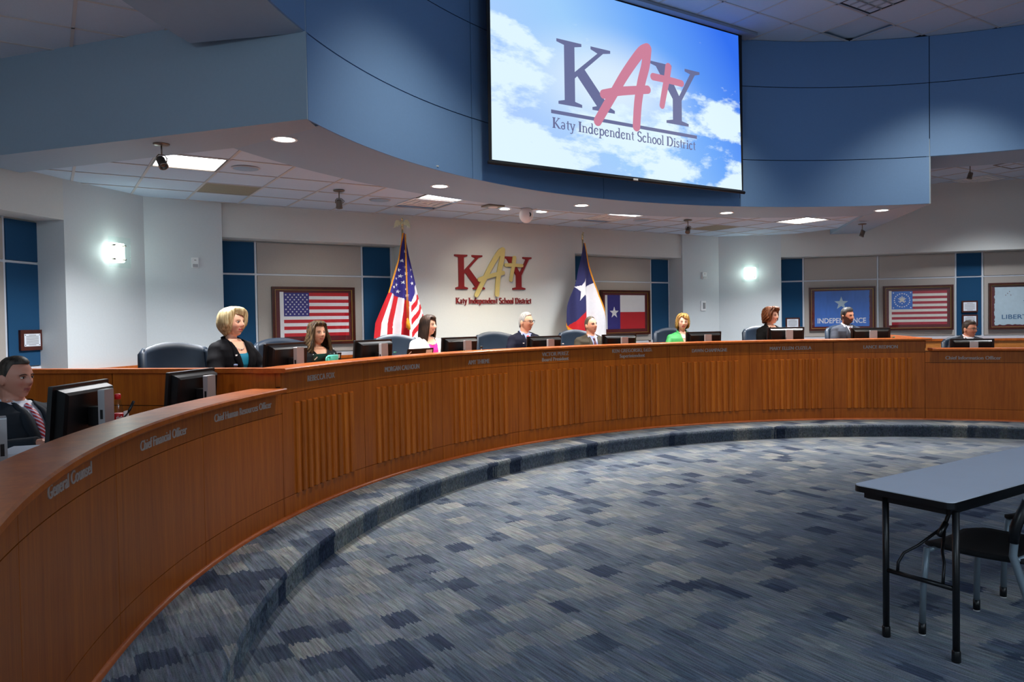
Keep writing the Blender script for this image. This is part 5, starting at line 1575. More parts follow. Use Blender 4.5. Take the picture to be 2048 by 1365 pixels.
def head_pts(pts, yaw, pitch, roll, piv, zoff):
    rot = Matrix.Rotation(yaw, 4, 'Z') @ Matrix.Rotation(pitch, 4, 'X') @ Matrix.Rotation(roll, 4, 'Y')
    mt = Matrix.Translation(piv) @ rot @ Matrix.Translation(zoff)
    return mt

def gauss(x, s): return math.exp(-(x / s) ** 2)
def head_mesh(mb, mtx, fem, jowl, smile):
    """head in head space: origin at centre, +y face, built as one displaced grid"""
    nu, nv = 64, 56; V, F = [], []
    for i in range(nv + 1):
        t = -pi / 2 + pi * i / nv
        for j in range(nu):
            a = 2 * pi * j / nu
            x, y, z = cos(t) * sin(a), cos(t) * cos(a), sin(t)
            zz = z * HZ
            front = max(0, y)
            w_ = 1.0
            if z < 0:
                w_ = 1 - (.30 - .14 * jowl) * min(1, -z) ** 1.8
            X = x * HX * w_ * (1.0 + .05 * gauss(z - .35, .4)); Y = y * HY
            # flatter face, fuller back of the skull
            if y > 0: Y *= .90 + .05 * gauss(z + .85, .3)
            else: Y *= 1.04 if z > -.2 else 1.04 - .45 * min(1, (-z - .2) / .8)
            if y > 0 and z < -.3: Y += .020 * min(1, (-z - .3) / .6) * (1 - .3 * fem) * gauss(X, .04)
            if z < -.75 and y > -.2: zz = -HZ * (.75 + (-z - .75) * .92)
            fx = X
            if y > .05:
                Y += .023 * gauss(fx, .0105 + .004 * max(0, min(1, (.02 - zz) / .05))) * (gauss(zz + .026, .016) + .60 * gauss(zz + .008, .018) + .3 * gauss(zz - .010, .014))
                Y += .004 * gauss(abs(fx) - .013, .008) * gauss(zz + .030, .010)
                Y -= .0085 * gauss(abs(fx) - .031, .017) * gauss(zz - .006, .012)
                Y += (.0045 - .003 * fem) * gauss(abs(fx) - .026, .026) * gauss(zz - .026, .010)
                Y += (.005 + .004 * smile) * gauss(abs(fx) - .040, .017) * gauss(zz + .030, .018)
                Y += .0065 * gauss(fx, .024) * (gauss(zz + .056, .007) + gauss(zz + .069, .007)) - .004 * gauss(fx, .026) * gauss(zz + .0625, .004)
                Y -= .004 * gauss(fx, .03) * gauss(zz + .083, .009)
                Y += .007 * gauss(fx, .020) * gauss(zz + .100, .014)
                Y -= .003 * gauss(abs(fx) - .031, .008) * gauss(zz + .055, .02) * smile
            V.append((X, Y, zz))
    for i in range(nv):
        for j in range(nu): F.append((i * nu + j, i * nu + nu + j, i * nu + nu + (j + 1) % nu, i * nu + (j + 1) % nu))
    F += [tuple(range(nu)), tuple(reversed(range(nv * nu, nv * nu + nu)))]
    mb.add(V, F, None, True, mtx)
    for s in (-1, 1):
        mb.ell((s * (HX + .003), -.010, -.012), (.010, .019, .031), None, 12, 10, mtx @ Matrix.Rotation(0, 4, 'Z'))
        mb.ell((s * (HX + .008), -.018, -.006), (.008, .010, .026), None, 10, 8, mtx)

def face_y(x, z):
    t = z / HZ
    y = math.sqrt(max(0, 1 - t * t)) 
    xx = min(.98, abs(x) / (HX * max(.3, y)))
    return HY * .90 * y * math.sqrt(1 - xx * xx)

def hair_shell(mtx, parent, m, spec):
    """spec: hairline(front z), openang, side z, back z, thickness fn, flare, curl"""
    nu, ns = 72, 34; V, F = [], []
    rg = spec.get('seed', 1.0)
    for i in range(ns + 1):
        for j in range(nu):
            az = -180 + 360 * j / nu
            aa = abs(az)
            # lower edge of the hair for this direction
            zf, zs, zb_ = spec['front'], spec['side'], spec['back']
            oa, ob = spec['open']
            part = spec.get('sweep', 0) * (az / 60 if aa < 60 else 0)
            if aa < oa: ze = zf + part * .02 + spec.get('widow', 0) * (aa / oa) ** 2
            elif aa < ob: t = (aa - oa) / (ob - oa); t = t * t * (3 - 2 * t); ze = zf + spec.get('widow', 0) + (zs - zf - spec.get('widow', 0)) * t
            else: t = min(1, (aa - ob) / (150 - ob)); ze = zs + (zb_ - zs) * t
            if spec.get('ear') and 90 < aa < 116: ze = max(ze, .012)
            f = i / ns
            # path: crown down the skull then straight down
            zt_ = HZ
            z = zt_ + (ze - zt_) * (1 - (1 - f) ** 1.6 if False else f ** .8 if f > 0 else 0)
            th = spec['thick'](az, f, z)
            if aa < ob: th *= 1 - .8 * f ** 2 * (1 - max(0, (aa - oa) / (ob - oa)) ** 2)
            s_ = z / HZ; hg = spec.get('hug', 1.045)
            tk = max(0, (f - .62) / .38); th *= 1 - spec.get('tuck', 0) * tk ** 1.6
            ring = math.sqrt(max(0, 1 - max(s_, 0) ** 2)) if s_ < 1 else 0
            rx, ry = HX * hg * ring, HY * min(hg, 1.03) * ring
            if s_ < 0:
                k = spec.get('flare', 0) * min(1, -s_)
                nar = 1 - spec.get('taper', 0) * min(1, -s_ / 1.2) ** 1.5
                rx, ry = HX * hg * nar + k, HY * min(hg, 1.03) * nar + k
            a = R_(az)
            wob = spec.get('curl', 0) * (sin(az * .16 + z * 90) * sin(z * 60 + az * .09) + .6 * sin(az * .33 + 2 + z * 140))
            strand = spec.get('strand', .0015) * sin(az * .55 * rg + 6 * sin(z * 16))
            tt = th + wob + strand
            if i == ns: tt = -.004                                   # tuck the edge under
            base = Vector((sin(a) * (rx + tt), cos(a) * (ry + tt), z + (th * .9 if s_ > .5 else th * .9 * max(0, s_ * 2))))
            V.append(base)
    for i in range(ns):
        for j in range(nu): F.append((i * nu + j, i * nu + (j + 1) % nu, i * nu + nu + (j + 1) % nu, i * nu + nu + j))
    mb = MB(); mb.add(V, F, m, True, mtx)
    return mb.build('hair', None, parent)

FLOORZ = {}
def person(label, ang, r, zf, top, body_th, head_th, P):
    """seated figure, +y its front; *_th = turn from facing the camera towards picture right, degrees"""
    pos = pol(ang, r, zf)
    S = P.get('S', 1.0)
    tocam = Vector((CAM.x - pos.x, CAM.y - pos.y)); tc = math.atan2(tocam.y, tocam.x) - pi / 2
    body_yaw = tc + R_(body_th); head_yaw = R_(head_th - body_th)
    root = empty('person', pos, body_yaw, label, 'person', None)
    H = top - zf                                                # crown above floor
    dz = H - 1.345 + P.get('sink', 0.0)
    fem, fat, bust, smile = P.get('fem', 0), P.get('fat', 0), P.get('fem', 0) * .8, P.get('smile', .5)
    vx = P.get('voxel', .006); fem_[0] = fem
    # everything is modelled at seat height .45 then lifted by dz (legs stretch to the floor)
    lift = Vector((0, 0, dz))
    rings = torso_rings(fat, bust)
    lean = P.get('lean', 4)
    root.location = pos - Vector((-sin(body_yaw), cos(body_yaw), 0)) * (.62 * sin(R_(lean)))
    sink = P.get('sink', 0.0)
    LM = Matrix.Translation((0, 0, .46 + dz)) @ Matrix.Rotation(R_(-lean), 4, 'X') @ Matrix.Translation((0, 0, -.46))
    arms = P.get('arms', (.245, .10, .795, .13, .35, .79))
    # head placement
    piv = Vector((0, -.012, 1.105 - sink))
    hs = P.get('hs', 1.0)
    hm = LM @ Matrix.Translation(piv) @ Matrix.Rotation(R_(lean) , 4, 'X') @ Matrix.Rotation(head_yaw, 4, 'Z') @ Matrix.Rotation(R_(P.get('nod', 0)), 4, 'X') @ Matrix.Rotation(R_(P.get('rolh', 0)), 4, 'Y') @ Matrix.Translation((0, .022, .121)) @ Matrix.Scale(hs, 4)
    body = MB()
    add_torso(body, rings, 0)
    add_arms(body, 0, fat, arms, True)
    body.v = [tuple(LM @ Vector(v)) for v in body.v]
    head_mesh(body, hm @ Matrix.Diagonal((P.get('wide', 1.0), 1, 1, 1)), fem, P.get('jowl', fat), smile)
    nk = .053 - .009 * fem + .007 * fat
    a0, a1 = LM @ Vector((0, -.022, 1.05)), hm @ Vector((0, -.022, -.05))
    body.tube([a0, (a0 + a1) / 2 + Vector((0, .0, 0)), a1], [nk * 1.25, nk, nk * 1.04], None, 18)
    legs = MB()
    for s in (-1, 1):
        hip = Vector((s * .09, .03, .50 + dz)); kn = Vector((s * .125, .46, .50 + dz * .9)); an_ = Vector((s * .125, .42, .085))
        for q, inf in ((body, 0), (legs, .016)):
            q.tube([hip, (hip + kn) / 2, kn], [.088 + inf, .075 + inf, .058 + inf], None, 14)
            q.ell(kn, (.058 + inf,) * 3, None, 12, 8)
            q.tube([kn, (kn * .6 + an_ * .4), an_ if q is body else an_ + Vector((0, 0, .03))], [.055 + inf, .054 + inf, .036 + inf], None, 12)
        body.tube([an_ + Vector((0, -.03, -.045)), an_ + Vector((0, .06, -.05)), an_ + Vector((0, .16, -.062))], [.035, .036, .022], None, 10)
        mb = MB(); mb.tube([an_ + Vector((0, -.055, -.045)), an_ + Vector((0, .0, -.04)), an_ + Vector((0, .08, -.048)), an_ + Vector((0, .19, -.062))], [.036, .046, .044, .022], M['shoe'], 12); mb.build('shoe', None, root)
    me = voxel(body, 'body', vx, 2, .4)
    # colour by position on the head
    hmi = hm.inverted()
    base = Vector(lin(P.get('skin', (222, 168, 140)))); lip = Vector(lin(P.get('lip', (186, 96, 92)))); beard = P.get('beard'); bc = Vector(lin(P.get('beardc', (34, 28, 26))))
    rosy = Vector(lin(P.get('rosy', (216, 140, 120))))
    at = me.color_attributes.new('tint', 'FLOAT_COLOR', 'POINT')
    buf = [0.0] * (4 * len(me.vertices))
    for i, v in enumerate(me.vertices):
        p = hmi @ v.co; c = base
        if p.z > -.16 and p.y > -.02:
            k = .55 * gauss(abs(p.x) - .040, .018) * gauss(p.z + .030, .020) + .4 * gauss(p.x, .014) * gauss(p.z + .028, .012)
            c = base.lerp(rosy, min(1, k))
            if p.y > .06:
                curve = .006 * smile * min(1, (abs(p.x) / .022) ** 2)
                l = gauss(p.z + .0625 - curve, .0085) * (1 if abs(p.x) < .023 + .003 * smile else 0)
                if l > .45: c = lip
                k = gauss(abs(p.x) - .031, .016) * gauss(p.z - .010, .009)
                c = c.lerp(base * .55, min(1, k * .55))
            if beard:
                fac = 0
                if p.z < -.048 + .05 * max(0, (abs(p.x) - .035) / .04) and p.z > -.15 and p.y > -.02: fac = 1
                if abs(p.x) < .032 and -.056 < p.z < -.042 and p.y > .05: fac = 1
                if p.y > .06 and abs(p.x) < .020 and -.070 < p.z < -.056: fac = 0; c = lip
                if p.z > .0: fac = 0
                c = c.lerp(bc, fac * beard)
        buf[4 * i:4 * i + 4] = [c.x, c.y, c.z, 1]
    at.data.foreach_set('color', buf)
    obj_from(me, 'body', M['skin'], root)
    lv = voxel(legs, 'trousers', .014, 3)
    obj_from(lv, 'trousers', P.get('pants', M['suit_dark']), root)
    # eyes, brows
    for s in (-1, 1):
        fy = .0735
        mb = MB(); mb.ell((s * .0305, fy, .004), (.0125, .010, .0062 - .0015 * smile), M['eyewhite'], 12, 8, hm); e = mb.build('eye', None, root)
        mb = MB(); mb.ell((s * .0305 + .001, fy + .0072, .0042), (.0058, .004, .0056 - .001 * smile), M['iris'], 10, 6, hm); mb.build('iris', None, e)
        mb = MB(); bt = .0036 if not fem else .0024
        mb.tube([(s * .014, .088, .020), (s * .028, .0865, .0255), (s * .042, .079, .0225), (s * .050, .070, .016)], [bt * .8, bt, bt, bt * .5], P['browm'], 6, mtx=hm, flat=.6); mb.build('eyebrow', None, root)
        mb = MB(); mb.tube([(s * .018, .0835, .009), (s * .030, .0850, .0115), (s * .043, .0775, .008)], [.0014, .0020, .0014], M['iris'], 5, mtx=hm); mb.build('eyelid', None, root)
    if P.get('teeth'):
        mb = MB(); V = []
        for k in range(9):
            x = -.018 + .036 * k / 8; cz = -.0625 + .006 * smile * (abs(x) / .022) ** 2; y = .0862 - 9 * x * x
            V += [(x, y, cz + .0032), (x, y, cz - .0030)]
        mb.add(V, [(2 * k, 2 * k + 1, 2 * k + 3, 2 * k + 2) for k in range(8)], M['teeth'], True, hm); mb.build('teeth', None, root)
    hair_shell(hm, root, P['hairm'], P['hair'])
    for h2 in P.get('hair2', []): hair_shell(hm, root, P['hairm'], h2)
    if P.get('glasses'):
        gm, th = P['glasses']; root_g = MB()
        for s in (-1, 1):
            P_ = []
            for k in range(17):
                a = 2 * pi * k / 16; ca, sa = cos(a), sin(a)
                P_.append((s * .032 + .0245 * math.copysign(abs(ca) ** .6, ca), .0965 - .10 * abs(s * .032 + .0245 * ca) ** 1.6, .003 + .0165 * math.copysign(abs(sa) ** .6, sa)))
            root_g.tube(P_, [th * (1.5 if p[2] > .012 else .75) for p in P_], gm, 6, cap=False, mtx=hm)
            root_g.tube([(s * .057, .088, .012), (s * .072, .06, .012), (s * .083, .0, .008), (s * .084, -.02, .002)], th * 1.1, gm, 6, mtx=hm)
        root_g.tube([(-.008, .0985, .006), (0, .101, .009), (.008, .0985, .006)], th, gm, 6, mtx=hm)
        gl_ = root_g.build('glasses', None, root)
    if P.get('earring'):
        for s in (-1, 1):
            mb = MB(); mb.tube([(s * .088, -.01 + .010 * cos(2 * pi * k / 12), -.058 + .014 * sin(2 * pi * k / 12)) for k in range(13)], .0022, M['gold'], 6, mtx=hm); mb.build('earring', None, root)
    # clothes
    def cut(me, fn):
        bm = bmesh.new(); bm.from_mesh(me)
        inv = LM.inverted()
        kill = [f for f in bm.faces if fn(inv @ f.calc_center_median())]
        bmesh.ops.delete(bm, geom=kill, context='FACES')
        bv = [v for v in bm.verts if v.is_boundary]
        nb = {v: [e.other_vert(v) for e in v.link_edges if e.is_boundary] for v in bv}
        for _ in range(10):                                         # even out the cut edge
            new = {v: v.co * .4 + sum((u.co for u in nb[v]), Vector()) * (.6 / len(nb[v])) for v in bv if nb[v]}
            for v, c in new.items(): v.co = c
        bm.to_mesh(me); bm.free()
        return me
    def surf(x, z, inf): return front_y(x, z, rings, inf)
    O = P['outfit']
    cv = P.get('cvoxel', .0085)
    def top_piece(name, m, inf, fn, sleeves=True):
        mb = MB(); add_torso(mb, rings, inf, .44)
        if sleeves: add_arms(mb, inf, fat, arms, False, False)
        else: mb.tube([(-.14, -.012, .985), (-.05, -.014, 1.03), (.05, -.014, 1.03), (.14, -.012, .985)], [.046 + inf, .040 + inf, .040 + inf, .046 + inf], None, 12)
        mb.v = [tuple(LM @ Vector(v)) for v in mb.v]
        me = voxel(mb, name, cv, 3)
        if P.get('folds', 1):
            nv_ = len(me.vertices); co = [0.0] * (3 * nv_); no = [0.0] * (3 * nv_)
            me.vertices.foreach_get('co', co); me.vertex_normals.foreach_get('vector', no)
            for i in range(nv_):
                x_, y_, z_ = co[3 * i:3 * i + 3]
                k_ = .006 * noise.noise(Vector((x_ * 9, y_ * 9, z_ * 16 + ang)))
                for q in range(3): co[3 * i + q] += no[3 * i + q] * k_
            me.vertices.foreach_set('co', co); me.update()
        cut(me, fn)
        o = obj_from(me, name, m, root)
        return o
    def vshape(zv, wtop, zt_=1.065):
        return lambda p: (p.y > .0 and p.z > zv and abs(p.x) < wtop * ((p.z - zv) / (zt_ - zv)) ** .9 and abs(p.x) < wtop * 1.05) or (p.z > 1.055 and abs(p.x) < .078 and p.y > -.045) or p.z > 1.098
    def ribbon(name, L_, R__, m, inf, n=12, parent=root):
        """strip over the chest between two functions of z"""
        mb = MB(); V = []
        for k in range(n + 1):
            t = k / n
            (xa, za), (xb, zb2) = L_(t), R__(t)
            V += [tuple(LM @ Vector((xa, surf(xa, za, inf), za))), tuple(LM @ Vector(((xa + xb) / 2, surf((xa + xb) / 2, (za + zb2) / 2, inf + .006), (za + zb2) / 2))), tuple(LM @ Vector((xb, surf(xb, zb2, inf), zb2)))]
        F = []
        for k in range(n):
            for c in (0, 1): F.append((k * 3 + c, k * 3 + c + 1, k * 3 + c + 4, k * 3 + c + 3))
        mb.add(V, F, m, True)
        o = mb.build(name, None, parent)
        sm = o.modifiers.new('t', 'SOLIDIFY'); sm.thickness = .003; sm.offset = 1
        return o
    if O['type'] in ('suit', 'blazer'):
        zv, wt = O.get('zv', .80), O.get('w', .062)
        jk = top_piece('jacket', O['m'], .020, vshape(zv, wt))
        for s in (-1, 1):
            zn = .93
            ribbon('lapel', lambda t, s=s: (s * (wt * (1 - t) ** .9 * 1.0 + .001), 1.06 - (1.06 - zv) * t), lambda t, s=s: (s * (wt * (1 - t) ** .9 + .012 + (.055 if O['type'] == 'suit' else .05) * min(1, t * 2.2 + .15) * (1 - max(0, (t - .45) / .55) ** 1.4)), 1.058 - (1.058 - zv) * t + .012 * (1 - t)), O.get('lapel', O['m']), .026, parent=jk)
            # collar stand behind the neck
            P_ = [(s * .066, .034, 1.062), (s * .076, .0, 1.075), (s * .070, -.05, 1.09), (0, -.082, 1.098)]
            mb = MB(); mb.tube([tuple(LM @ Vector(p)) for p in P_], [.010, .014, .014, .013], O['m'], 8); mb.build('collar', None, jk)
        if O.get('pin'):
            mb = MB(); x, z = .085, .955; y = surf(x, z, .034); mb.box(tuple(LM @ Vector((x, y, z))), (.020, .006, .012), M['fwhite']); mb.build('lapel_pin', None, jk)
    if O['type'] == 'suit':
        sh = top_piece('shirt', O['shirt'], .008, lambda p: p.z > 1.075 or p.z < .6, False)
        for s in (-1, 1):   # shirt collar leaf
            mb = MB()
            P_ = [(s * .012, .062, 1.052), (s * .050, .052, 1.030), (s * .064, .022, 1.055), (s * .068, -.02, 1.075), (s * .064, -.055, 1.088), (0, -.084, 1.092)]
            Q_ = [(s * .010, .046, 1.078), (s * .038, .040, 1.084), (s * .053, .016, 1.094), (s * .058, -.02, 1.104), (s * .053, -.055, 1.112), (0, -.074, 1.115)]
            V = [tuple(LM @ Vector(p)) for pr in zip(P_, Q_) for p in pr]
            mb.add(V, [(2 * k, 2 * k + 2, 2 * k + 3, 2 * k + 1) for k in range(5)], O['shirt'], True)
            o = mb.build('collar', None, sh); sm = o.modifiers.new('t', 'SOLIDIFY'); sm.thickness = .004; sm.offset = 0
        tie = ribbon('tie', lambda t: (-(.014 + .020 * min(1, t * 1.2)), 1.035 - .33 * t), lambda t: ((.014 + .020 * min(1, t * 1.2)), 1.035 - .33 * t), O['tie'], .016, 14)
        mb = MB(); c0 = LM @ Vector((0, surf(0, 1.04, .018), 1.046)); c1 = LM @ Vector((0, surf(0, 1.02, .022), 1.018))
        mb.tube([c0, c1], [.019, .013], O['tie'], 10, flat=.7); mb.build('knot', None, tie)
    elif O['type'] == 'blazer':
        zn = O.get('neck', .985)
        top_piece('blouse', O['blouse'], .010, lambda p: (p.z > zn + .5 * max(0, abs(p.x) - .04) and p.y > 0) or (p.z > 1.02 and abs(p.x) < .09) or p.z > 1.05, False)
    elif O['type'] == 'top':
        zn = O.get('neck', 1.0)
        top_piece('blouse', O['m'], .016, lambda p: (p.y > 0 and abs(p.x) < .075 and p.z > zn + 2.2 * abs(p.x) * O.get('vee', .3)) or (p.z > 1.06 and abs(p.x) < .08) or p.z > 1.085)
    elif O['type'] == 'shirtblouse':
        b_ = top_piece('blouse', O['m'], .016, vshape(.90, .036))
        for s in (-1, 1):
            mb = MB()
            P_ = [(s * .030, .092, 1.000), (s * .078, .074, 1.005), (s * .086, .03, 1.045), (s * .084, -.02, 1.070), (s * .070, -.065, 1.085), (0, -.090, 1.09)]
            Q_ = [(s * .036, .066, 1.058), (s * .052, .052, 1.082), (s * .062, .02, 1.100), (s * .064, -.02, 1.110), (s * .056, -.055, 1.118), (0, -.078, 1.12)]
            V = [tuple(LM @ Vector(p)) for pr in zip(P_, Q_) for p in pr]
            mb.add(V, [(2 * k, 2 * k + 2, 2 * k + 3, 2 * k + 1) for k in range(5)], O['m'], True)
            o = mb.build('collar', None, b_); sm = o.modifiers.new('t', 'SOLIDIFY'); sm.thickness = .004; sm.offset = 0
    if P.get('necklace'):
        mb = MB(); pts = []
        for k in range(13):
            a = pi * k / 12; x = -.062 * cos(a); z = 1.055 - .055 * sin(a)
            pts.append(tuple(LM @ Vector((x, surf(x, min(z, 1.08), P.get('neckinf', .006)) + .004, z))))
        mb.tube(pts, .0022, P['necklace'], 6); nk_ = mb.build('necklace', None, root)
        mb = MB(); mb.ell(pts[6], (.006, .006, .007), P['necklace'], 8, 6); mb.build('pendant', None, nk_)
    return root

M['suit_dark'] = mat('charcoal_cloth', (44, 46, 52), 0.85, var=0.08, scale=(200, 200, 200), spec=.12)
M['suit_char'] = mat('dark_slate_suit', (38, 43, 50), 0.8, var=0.08, scale=(220, 220, 220), spec=.12)
M['suit_navy'] = mat('navy_suit', (22, 23, 38), 0.8, var=0.08, scale=(220, 220, 220), spec=.12)
M['suit_brown'] = mat('brown_grey_suit', (66, 61, 52), 0.85, var=0.12, scale=(260, 260, 260), spec=.12)
M['suit_grey'] = mat('mid_grey_suit', (60, 64, 74), 0.8, var=0.08, scale=(220, 220, 220), spec=.12)
M['blazer'] = mat('black_blazer', (11, 11, 16), 0.85, var=0.06, scale=(200, 200, 200), spec=.12)
M['blacktop'] = mat('black_knit', (9, 9, 10), 0.85, var=0.06, scale=(200, 200, 200), spec=.12)
M['teal_top'] = mat('teal_blouse', (0, 118, 150), 0.7, var=0.04)
M['pink'] = mat('hot_pink_top', (236, 20, 132), 0.7, var=0.05)
M['cardigan'] = mat('white_cardigan', (236, 228, 220), 0.9, var=0.03, scale=(120, 120, 120), bump=0.1)
M['green'] = mat('green_blouse', (40, 140, 62), 0.6, var=0.08, scale=(14, 14, 14))
M['shirt_w'] = mat('white_shirt', (222, 224, 234), 0.7)
M['shirt_b'] = mat('pale_blue_shirt', (160, 174, 224), 0.7)
M['tie_red'] = mat('red_tie', (220, 22, 30), 0.5, var=0.05)
M['tie_maroon'] = mat('dark_maroon_tie', (70, 26, 36), 0.6, var=0.3, scale=(90, 90, 90))
M['tie_dots'] = mat('dark_tie_coral_dots', (110, 50, 56), 0.6, var=0.7, scale=(110, 110, 110), detail=0)
def stripe_mat():
    m, nt, b = new_mat('red_striped_tie'); L = nt.links
    tc = N(nt, 'ShaderNodeTexCoord'); mp = N(nt, 'ShaderNodeMapping'); mp.inputs['Rotation'].default_value = (0, R_(38), 0)
    L.new(tc.outputs['Object'], mp.inputs[0])
    wv = N(nt, 'ShaderNodeTexWave'); wv.inputs['Scale'].default_value = 16; wv.bands_direction = 'Z'
    L.new(mp.outputs[0], wv.inputs[0])
    cr = N(nt, 'ShaderNodeValToRGB'); cr.color_ramp.interpolation = 'CONSTANT'
    cr.color_ramp.elements[0].color = (*lin((176, 24, 40)), 1); cr.color_ramp.elements[1].position = .62; cr.color_ramp.elements[1].color = (*lin((206, 196, 224)), 1)
    L.new(wv.outputs[0], cr.inputs[0]); L.new(cr.outputs[0], b.inputs['Base Color']); b.inputs['Roughness'].default_value = .5
    return m
M['tie_stripe'] = stripe_mat()
HM = {k: hair_mat(k + '_hair', *v) for k, v in {
    'blonde': ((150, 126, 84), (222, 204, 160)), 'brunette': ((34, 24, 18), (96, 74, 48)), 'brown': ((30, 20, 15), (66, 46, 34)), 'white': ((120, 116, 110), (184, 182, 176)),
    'dark': ((34, 29, 26), (78, 68, 60)), 'greying': ((56, 50, 42), (96, 88, 74)), 'honey': ((112, 74, 34), (206, 166, 92)), 'auburn': ((58, 30, 18), (134, 80, 46)), 'salt': ((26, 24, 24), (76, 74, 72)), 'chestnut': ((36, 28, 24), (66, 52, 42))}.items()}
BM = {k: mat(k + '_brow', c, .8) for k, c in {'fair': (150, 120, 88), 'dark': (40, 30, 26), 'grey': (150, 140, 128)}.items()}
def short(front=.076, side=-.008, back=-.078, th=.010, open_=(64, 92), widow=-.010, **k):
    d = dict(front=front, side=side, back=back, open=open_, widow=widow, thick=lambda az, f, z: th * (.28 + .72 * min(1, max(0, (z + .03) / .09))), ear=True, taper=.22, strand=.0008, hug=1.02); d.update(k); return d

